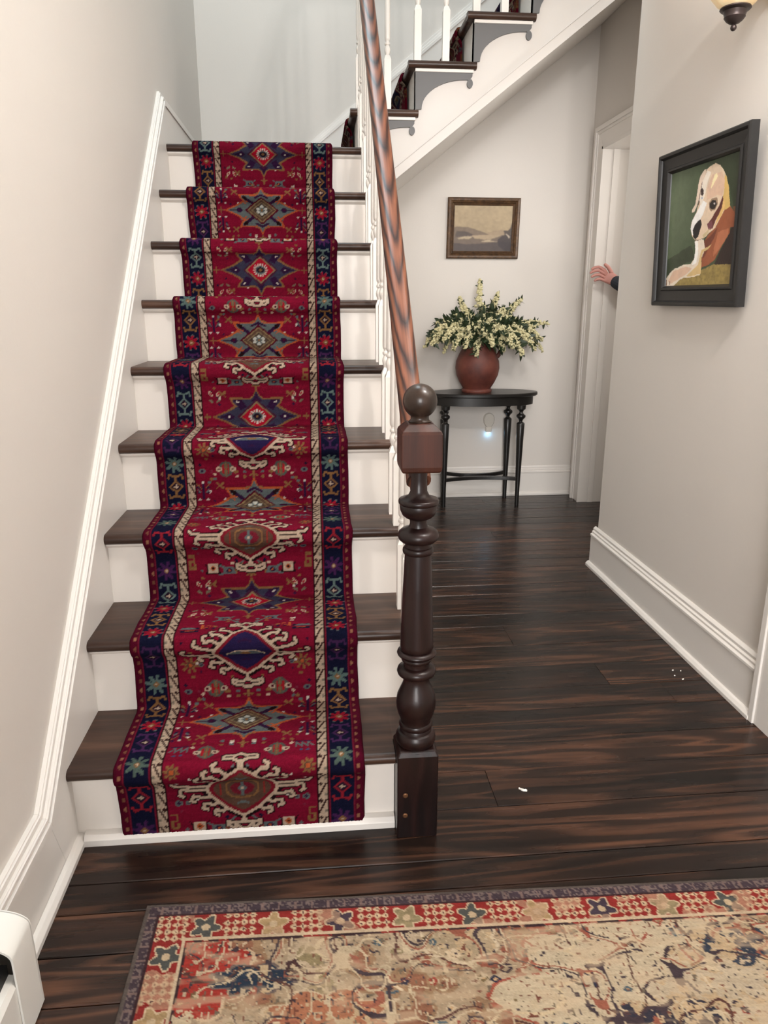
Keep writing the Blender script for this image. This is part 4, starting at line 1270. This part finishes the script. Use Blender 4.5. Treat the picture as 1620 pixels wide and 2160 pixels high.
LAND= [((150, 130, 105), [(0.573, 0.596), (0.672, 0.55), (0.791, 0.524), (0.913, 0.529), (0.918, 0.65), (0.576, 0.653)]),
 ((108, 91, 77), [(-0.044, 0.47), (0.105, 0.46), (0.256, 0.478), (0.389, 0.527), (0.512, 0.577), (0.605, 0.634), (0.356, 0.662), (0.277, 0.681), (-0.032, 0.697)]),
 ((72, 60, 54), [(0.041, 0.563), (0.16, 0.553), (0.272, 0.592), (0.345, 0.645), (0.256, 0.669), (0.137, 0.689), (0.018, 0.69)]),
 ((96, 81, 72), [(-0.032, 0.684), (0.276, 0.669), (0.615, 0.634), (1.04, 0.649), (1.026, 1.019), (-0.014, 1.025)]),
 ((66, 55, 54), [(-0.025, 0.811), (0.226, 0.847), (0.524, 0.819), (0.763, 0.779), (1.046, 0.802), (1.026, 1.019), (-0.014, 1.025)]),
 ((178, 160, 132), [(0.064, 0.715), (0.167, 0.682), (0.236, 0.659), (0.337, 0.681), (0.259, 0.726), (0.09, 0.736)]),
 ((168, 148, 120), [(0.316, 0.658), (0.616, 0.638), (0.837, 0.641), (0.67, 0.716), (0.601, 0.742), (0.359, 0.719)]),
 ((180, 162, 135), [(0.442, 0.784), (0.601, 0.742), (0.661, 0.739), (0.622, 0.765), (0.764, 0.786), (0.603, 0.793)]),
 ((48, 38, 40), [(0.761, 0.728), (0.819, 0.677), (0.877, 0.632), (0.853, 0.536), (0.933, 0.535), (0.974, 0.496), (0.992, 0.381), (1.009, 0.38), (1.03, 1.006), (0.915, 1.007), (0.768, 0.868)]),
 ((190, 175, 155), [(0.886, 0.61), (0.917, 0.615), (0.975, 0.675), (0.957, 0.72), (0.945, 0.688), (0.918, 0.644)])]

def draw_dog(U, V):
    wob = (vnoise(U, V, 16, 3) - .5) * .014; wob2 = (vnoise(U, V, 16, 8) - .5) * .014
    c = Canvas(U + wob, V + wob2, (62, 78, 54))
    n = vnoise(U, V * .6, 7, 12)
    f = np.clip(1 - U / .55, 0, 1) * np.clip(1.15 - np.abs(V - .25) * 1.1, 0, 1) * (.55 + .7 * n)
    c.C[:] = c.C * (1 - f[..., None]) + np.array(lin((112, 126, 100))) * f[..., None]
    for i, (col, pts) in enumerate(DOG):
        if i in (0, 1): continue
        c.poly(pts, col, .7 if i in (2, 3) else 1.0)
        if i == 4:
            g = c.mask_poly(pts); q = vnoise(U, V, 40, 77)[g]
            c.C[g] *= (.55 + .9 * q)[:, None]
    k = .88 + .24 * vnoise(U, V, 26, 90)
    return c.C * k[..., None]
def draw_land(U, V):
    wob = (vnoise(U, V, 12, 3) - .5) * .02
    c = Canvas(U + wob, V + wob, (170, 150, 118))
    c.C *= (.80 + .35 * vnoise(U, V * .4, 5, 6) - .12 * np.abs(U - .45))[..., None]
    for col, pts in LAND: c.poly(pts, col, .9)
    k = .84 + .30 * vnoise(U, V, 22, 33)
    C = c.C * k[..., None]
    for _ in range(2):
        C = (C + np.roll(C, 1, 0) + np.roll(C, -1, 0) + np.roll(C, 1, 1) + np.roll(C, -1, 1)) / 5
    return C
# dog portrait, hung on the right wall, top leaning out
O = Vector((1.275, 2.728, 1.183)); 
ex = Vector((-.000, -1, -.008)).normalized()
ez = Vector((-.046, 0, 1)).normalized()
en = ez.cross(ex) if ez.cross(ex).x < 0 else ex.cross(ez)
FW_, FH_ = .572, .505
DP = thing('framed_painting', (1.27, 2.44, 1.43), 'black framed painting of a white and tan dog on green, on the right wall', 'painting')
prof = [(0, 0), (0, .024), (.004, .028), (.012, .028), (.016, .022), (.018, .018), (.050, .015), (.054, .019), (.060, .019), (.066, .010), (.068, .004), (.068, 0)]
picture_frame(DP, 'picture_frame', M['frameblack'], O, ex, ez, en, FW_, FH_, prof)
art(DP, O + ex * .064 + ez * .064 + en * .006, ex, ez, en, FW_ - .128, FH_ - .128, 190, 210, draw_dog, M['oil'])
mb = MB()
B0 = O + en * .002
mb.add([tuple(B0 + ex * a + ez * b + en * c_) for c_ in (-.004, .003) for a, b in ((.01, .01), (FW_ - .01, .01), (FW_ - .01, FH_ - .01), (.01, FH_ - .01))], [(0, 1, 2, 3), (4, 5, 6, 7), (0, 1, 5, 4), (1, 2, 6, 5), (2, 3, 7, 6), (3, 0, 4, 7)])
mb.build('backing_board', M['frameblack'], DP)
# small landscape on the back wall
t = NT('aged_gilt')
v = t.coord(); n1 = t.noise(v, 45, 5, .7)
t.set(t.ramp(n1, [(.3, lin((52, 36, 24))), (.6, lin((92, 66, 42))), (.85, lin((138, 110, 76)))]), .45, .15)
t.bump(n1, .4, .004); M['gilt'] = t.m
LP = thing('framed_painting', (.994, WB, 1.61), 'small sepia landscape painting in an aged gilt frame on the back wall', 'painting')
O = Vector((.779, WB - .001, 1.444)); ex = Vector((1, 0, 0)); ez = Vector((.012, 0, 1)).normalized(); en = Vector((0, -1, 0))
FW_, FH_ = .426, .333
prof = [(0, 0), (0, .018), (.006, .024), (.016, .022), (.022, .017), (.026, .019), (.030, .012), (.034, .010), (.037, .013), (.041, .011), (.043, .004), (.043, 0)]
picture_frame(LP, 'picture_frame', M['gilt'], O, ex, ez, en, FW_, FH_, prof)
art(LP, O + ex * .041 + ez * .041 + en * .006, ex, ez, en, FW_ - .082, FH_ - .082, 130, 100, draw_land, M['oil'])

# ================================================================== WALL SCONCE
t = NT('alabaster_glass')
v = t.coord(); n1 = t.noise(v, 14, 5, .6, .6)
col = t.ramp(n1, [(.3, lin((198, 166, 118))), (.6, lin((226, 200, 156))), (.8, lin((240, 222, 188)))])
t.set(col, .35); t.l(col, t.b.inputs['Emission Color']); t.b.inputs['Emission Strength'].default_value = .35
M['glass'] = t.m
t = NT('bronze'); t.set(lin((64, 54, 52)), .38, .6); M['bronze'] = t.m
SX, SY = 1.172, 2.212
WS = thing('wall_sconce', (SX, SY, 1.92), 'bronze wall sconce with amber glass bowl above the dog painting', 'wall lamp')
mb = MB(); mb.lathe([(1.912, .0004)] + [(1.9205 - .0085 * math.cos(a), .0082 * math.sin(a)) for a in [math.pi * k / 10 for k in range(1, 9)]] + [(1.930, .005)], SX, SY, 24)
mb.build('finial', M['bronze'], WS, smooth=60)
mb = MB(); mb.lathe([(1.928, .006), (1.931, .014), (1.937, .022), (1.943, .0265), (1.945, .028), (1.948, .027), (1.953, .029), (1.960, .031), (1.9615, .037), (1.965, .041), (1.968, .040), (1.968, .02)], SX, SY, 40)
mb.build('cup', M['bronze'], WS, smooth=45)
mb = MB(); mb.lathe([(1.967, .030), (1.970, .0395), (1.978, .050), (1.990, .060), (2.010, .076), (2.03, .090), (2.055, .104), (2.08, .111), (2.095, .112), (2.097, .110), (2.08, .107), (2.055, .100), (2.03, .086), (2.010, .072), (1.990, .056), (1.975, .03)], SX, SY, 56)
mb.build('glass_bowl', M['glass'], WS, smooth=60)
mb = MB()
mb.tube([(SX, SY, 1.998), (SX + .04, SY, 2.03), (SX + .09, SY, 2.05), (WR - .002, SY, 2.05)], .006, 8)
mb.build('arm', M['bronze'], WS, smooth=60)
mb = MB(); mb.rings([[(WR - d, SY + r * math.cos(a), 2.05 + 1.5 * r * math.sin(a)) for a in [2 * math.pi * k / 24 for k in range(24)]] for d, r in ((.0, .042), (.010, .042), (.016, .03))])
mb.build('back_plate', M['bronze'], WS, smooth=40)
l = light('sconce_bulb', 'POINT', (SX, SY, 2.075), 5.0, (1.0, .80, .58), .035)
l.parent = WS; l.matrix_parent_inverse = Matrix.Translation(WS.location).inverted()

# ================================================================== BASEBOARD HEATER
HT = thing('baseboard_heater', (-.55, .2, 0), 'white metal baseboard heater with curved end cap on the left wall', 'heater')
def hood(d, top):  # curved hood outline from the wall out and down
    X0 = WL + .001
    return [(X0, top)] + [(X0 + d * math.sin(a), top - .035 * (1 - math.cos(a))) for a in [math.radians(10 * k) for k in range(1, 10)]]
y0h, y1h = -.8, 1.0
mb = MB()
pts = hood(.068, .196) 
pts = pts[:6]
pts2 = pts + [(x - .0025, z - .003) for x, z in reversed(pts)]
mb.prism(pts2, y0h, y1h, 'y'); mb.build('top_cover', M['heater'], HT, smooth=35)
mb = MB(); xf = WL + .078
mb.prism([(xf, .035), (xf + .002, .035), (xf + .002, .118), (xf - .004, .128), (xf - .016, .130), (xf - .016, .127), (xf - .005, .125), (xf, .116)], y0h, y1h, 'y')
mb.build('front_panel', M['heater'], HT, smooth=30)
mb = MB(); mb.box(WL + .0005, WL + .004, y0h, y1h, .02, .19); mb.build('back_panel', M['heater'], HT)
mb = MB(); mb.box(WL + .012, WL + .064, y0h, y1h, .05, .15)
t = NT('heater_fins'); t.set(lin((16, 16, 17)), .6); mb.build('fins', t.m, HT)
mb = MB()
h2 = hood(.081, .206)
ep = [(WL + .0005, .004)] + h2 + [(h2[-1][0] + .001, .12), (h2[-1][0] + .003, .004)]
ip = [(x - .003, z - .0025) for x, z in h2]
mb.prism(ep, 1.058, 1.062, 'y')
shell = h2 + [(h2[-1][0] + .001, .12), (h2[-1][0] + .003, .004)] + [(h2[-1][0] - .001, .004), (h2[-1][0] - .002, .12)] + list(reversed(ip))
mb.prism(shell, .985, 1.06, 'y')
mb.build('end_cap', M['heater'], HT, smooth=30)

# ================================================================== NIGHT LIGHT
t = NT('clear_plastic'); t.set(lin((214, 208, 198)), .2); M['plastic'] = t.m
t = NT('led_glow'); t.set(lin((170, 220, 255)), .4); t.b.inputs['Emission Color'].default_value = (.25, .62, 1, 1); t.b.inputs['Emission Strength'].default_value = 6; M['led'] = t.m
NL = thing('night_light', (1.072, WB, .46), 'oval plug-in night light glowing blue on the wall under the console table', 'night light')
def ov(cx, cz, rx, rz_, y, n=32): return [(cx + rx * math.cos(2 * math.pi * k / n) * (1 + .12 * math.sin(2 * math.pi * k / n)), y, cz + rz_ * math.sin(2 * math.pi * k / n)) for k in range(n)]
mb = MB(); mb.rings([ov(1.072, .487, .034, .046, WB - .001), ov(1.072, .487, .034, .046, WB - .018), ov(1.072, .487, .030, .042, WB - .024)]); mb.build('lens', M['plastic'], NL, smooth=40)
mb = MB(); mb.box(1.053, 1.089, WB - .026, WB - .001, .413, .447); mb.build('housing', M['plastic'], NL, bevel=.004)
mb = MB(); mb.box(1.060, 1.082, WB - .022, WB - .006, .4095, .413); mb.build('led_strip', M['led'], NL)
l = light('night_light_bulb', 'POINT', (1.071, WB - .020, .396), .035, (.25, .62, 1), .006)
l.parent = NL; l.matrix_parent_inverse = Matrix.Translation(NL.location).inverted()

# hinge leaf on the open door
mb = MB(); mb.box(1.745, 1.765, DY1 - .063, DY1 - .055, .585, .645)
t = NT('hinge_metal'); t.set(lin((92, 34, 28)), .4, .5)
mb.build('hinge', t.m, leaf, bevel=.002)

# ================================================================== SCRAPS ON THE FLOOR
M['paper'] = paint('white_paper', (232, 228, 220), .8, .02, .05, 40)
random.seed(9)
def scrap(x, y, L, wd, ang, name, label, cat, group=None, z=.0012):
    mb = MB()
    top_ = []
    for k in range(6):
        t_ = k / 5 - .5
        for sgn in (-1, 1):
            u = t_ * L; v = sgn * wd * (.5 - abs(t_) ** 1.5) * random.uniform(.6, 1.1)
            top_.append((x + u * math.cos(ang) - v * math.sin(ang), y + u * math.sin(ang) + v * math.cos(ang), z + .004 * random.random() * wd / .01))
    vs = top_ + [(a, b, z - .0006) for a, b, _ in top_]
    fs = []
    for k in range(5):
        fs += [(2 * k, 2 * k + 1, 2 * k + 3, 2 * k + 2), (12 + 2 * k, 14 + 2 * k, 15 + 2 * k, 13 + 2 * k), (2 * k, 2 * k + 2, 14 + 2 * k, 12 + 2 * k), (2 * k + 1, 13 + 2 * k, 15 + 2 * k, 2 * k + 3)]
    fs += [(0, 12, 13, 1), (10, 11, 23, 22)]
    mb.add(vs, fs)
    o = mb.build(name, M['paper'])
    tag(o, label, cat, group)
scrap(.497, 1.556, .022, .010, -.6, 'paper_scrap', 'small torn white paper scrap on the floor right of the newel post', 'scrap')
for x, y, s_ in ((1.172, 2.128, .007), (1.196, 2.121, .006), (1.161, 2.092, .006), (1.176, 2.066, .008)):
    scrap(x, y, s_, s_ * .8, .5, 'lint_speck', 'tiny white speck on the floor planks near the right baseboard', 'speck', 'specks near the right baseboard')

# ================================================================== PERSON in the side room, one hand reaching round the door
t = NT('skin'); t.set(lin((196, 138, 128)), .5); M['skin'] = t.m
M['cloth'] = paint('dark_sweater', (46, 50, 58), .85, .1, .3, 220)
M['trouser'] = paint('dark_trousers', (38, 40, 48), .85, .1, .3, 220)
M['hair'] = paint('brown_hair', (58, 40, 30), .6, .2, .4, 150)
M['shoe'] = paint('black_shoe', (24, 23, 23), .45, .1, .1, 80)
PX, PY = 2.17, 3.78
PE = thing('person', (PX, PY, 0), 'person in a dark sleeve reaching a hand around the white door', 'person')
def skinned(name, m, chain, rads, edges, root, parent):
    me = bpy.data.meshes.new(name)
    me.from_pydata(chain, edges, [])
    me.materials.append(m)
    o = bpy.data.objects.new(name, me); COL.objects.link(o)
    o.parent = parent; o.matrix_parent_inverse = Matrix.Translation(parent.location).inverted()
    sk_ = o.modifiers.new('skin', 'SKIN')
    lay_ = me.skin_vertices[0].data if me.skin_vertices else None
    if lay_ is None:
        bm = bmesh.new(); bm.from_mesh(me); bm.verts.layers.skin.verify(); bm.to_mesh(me); bm.free(); lay_ = me.skin_vertices[0].data
    for i, r in enumerate(rads):
        lay_[i].radius = r if hasattr(r, '__len__') else (r, r)
        lay_[i].use_root = (i == root)
    sub = o.modifiers.new('smooth', 'SUBSURF'); sub.levels = 2; sub.render_levels = 2
    me.polygons.foreach_set('use_smooth', [True] * len(me.polygons))
    return o
F = Vector((-.62, .30, 0)).normalized()     # facing towards the doorway
S_ = Vector((F.y, -F.x, 0))                 # to the person's right
def at(f, s_, z_): 
    p = Vector((PX, PY, 0)) + F * f + S_ * s_; return (p.x, p.y, z_)
HND = Vector((1.640, 4.195, 1.336))
V = []; Rr = []; E_ = []
def nd(p, r, par=None):
    V.append(tuple(p)); Rr.append(r)
    if par is not None: E_.append((par, len(V) - 1))
    return len(V) - 1
pel = nd(at(0, 0, .95), (.15, .10)); sp = nd(at(.01, 0, 1.12), (.13, .095), pel); ch = nd(at(.01, 0, 1.32), (.15, .10), sp); nk = nd(at(0, 0, 1.47), .055, ch); jw = nd(at(.02, 0, 1.55), .06, nk); hd = nd(at(.02, 0, 1.64), (.078, .095), jw); tp = nd(at(.0, 0, 1.73), (.05, .06), hd)
sR = nd(at(.0, .17, 1.40), .055, ch)
elR = nd((1.97, 4.02, 1.14), .042, sR); wrR = nd((1.708, 4.178, 1.298), .027, elR)
dirh = (HND - Vector((1.708, 4.178, 1.298))).normalized()
pm = nd(Vector((1.708, 4.178, 1.298)) + dirh * .05, (.034, .018), wrR)
base = Vector(V[pm]); side = Vector((0, .25, 1)).normalized(); bend = Vector((-.6, 0, -.8))
for k, (s0, L) in enumerate(((.030, .070), (.011, .078), (-.009, .072), (-.028, .056))):
    k0 = nd(base + dirh * .040 + side * s0, .0105, pm)
    k1 = nd(base + dirh * (.040 + L * .45) + side * s0 * 1.1, .0092, k0)
    k2 = nd(base + dirh * (.040 + L * .72) + side * s0 * 1.1 + bend * L * .22, .0085, k1)
    k3 = nd(base + dirh * (.040 + L * .85) + side * s0 * 1.1 + bend * L * .5, .0070, k2)
t0 = nd(base - dirh * .008 + side * .036 + Vector((-.004, -.014, 0)), .0125, pm); t1 = nd(base + dirh * .022 + side * .055 + Vector((0, -.018, 0)), .0108, t0); t2 = nd(base + dirh * .050 + side * .060 + Vector((0, -.020, 0)), .0085, t1)
sL = nd(at(.0, -.17, 1.40), .055, ch); elL = nd(at(-.02, -.23, 1.12), .042, sL); wrL = nd(at(.05, -.24, .88), .028, elL); pL = nd(at(.07, -.24, .81), (.036, .02), wrL)
for k, s0 in enumerate((.028, .010, -.009, -.027)):
    q0 = nd(Vector(at(.07 + s0, -.24, .765)), .010, pL); q1 = nd(Vector(at(.08 + s0, -.235, .715)), .0085, q0); q2 = nd(Vector(at(.078 + s0, -.225, .685)), .0075, q1)
q0 = nd(Vector(at(.115, -.225, .80)), .0115, pL); q1 = nd(Vector(at(.13, -.22, .76)), .0095, q0)
for sg in (1, -1):
    hp_ = nd(at(0, sg * .09, .88), (.09, .09), pel); kn = nd(at(.02, sg * .10, .49), .058, hp_); an = nd(at(-.01, sg * .10, .09), .038, kn); ft = nd(at(.06, sg * .11, .045), .036, an); te = nd(at(.15, sg * .12, .035), .03, ft)
skinned('body', M['skin'], V, Rr, E_, pel, PE)
def sub_chain(name, m, spec):
    vs = []; rs = []; es = []
    for p, r, par in spec:
        vs.append(tuple(p)); rs.append(r)
        if par is not None: es.append((par, len(vs) - 1))
    return skinned(name, m, vs, rs, es, 0, PE)
wv = Vector(V[wrR]); 
sub_chain('sweater', M['cloth'], [(at(0, 0, .94), (.172, .122), None), (at(.01, 0, 1.12), (.150, .115), 0), (at(.01, 0, 1.32), (.170, .120), 1), (at(0, 0, 1.45), .072, 2),
          (at(0, .175, 1.40), .070, 2), (V[elR], .056, 4), (wv + dirh * .052, .036, 5), (at(0, -.175, 1.40), .070, 2), (V[elL], .056, 7), (Vector(V[wrL]) + Vector((0, 0, .02)), .042, 8)])
sub_chain('trousers', M['trouser'], [(at(0, 0, .93), (.165, .116), None)] + [x for sg in (1, -1) for x in ((at(0, sg * .09, .86), .102, 0), (at(.02, sg * .10, .49), .074, 1 if sg > 0 else 4), (at(-.01, sg * .10, .11), .062, 2 if sg > 0 else 5))])
for sg in (1, -1):
    mb = MB()
    c0 = Vector(at(.055, sg * .11, 0))
    rings_ = []
    for z_, k in ((.0, 1.0), (.02, 1.05), (.05, .95), (.085, .6)):
        rings_.append([tuple(c0 + F * (.125 * k * math.cos(a) - (1 - k) * .05) + S_ * (.05 * k * math.sin(a)) + Vector((0, 0, z_))) for a in [2 * math.pi * q / 20 for q in range(20)]])
    mb.rings(rings_); mb.build('shoe', M['shoe'], PE, smooth=60)
mb = MB()
c0 = Vector(at(-.005, 0, 1.665)); n_ = 16
rings_ = []
for k in range(9):
    a = math.pi * k / 8 * .62
    rings_.append([tuple(c0 + F * (.112 * math.sin(a) * math.cos(b) - .018) + S_ * (.100 * math.sin(a) * math.sin(b)) + Vector((0, 0, .118 * math.cos(a) + .02))) for b in [2 * math.pi * q / n_ for q in range(n_)]])
mb.rings(rings_); mb.build('hair', M['hair'], PE, smooth=60)
# face: nose, eyes, mouth, ears
fc = Vector(at(.02, 0, 1.62))
mb = MB(); mb.ico(fc + F * .098 + Vector((0, 0, -.01)), .018, (.8, .8, 1.5)); mb.build('nose', M['skin'], PE, smooth=180)
t = NT('eye'); t.set(lin((40, 32, 28)), .2)
for sg in (1, -1):
    mb = MB(); mb.ico(fc + F * .088 + S_ * (.032 * sg) + Vector((0, 0, .018)), .010); mb.build('eye', t.m, PE, smooth=180)
    mb = MB(); mb.ico(fc + S_ * (.080 * sg) - F * .01, .026, (.6, .6, 1.2)); mb.build('ear', M['skin'], PE, smooth=180)
t = NT('lips'); t.set(lin((168, 92, 88)), .5)
mb = MB(); mb.ico(fc + F * .090 + Vector((0, 0, -.055)), .02, (1, 1, .3)); mb.build('mouth', t.m, PE, smooth=180)
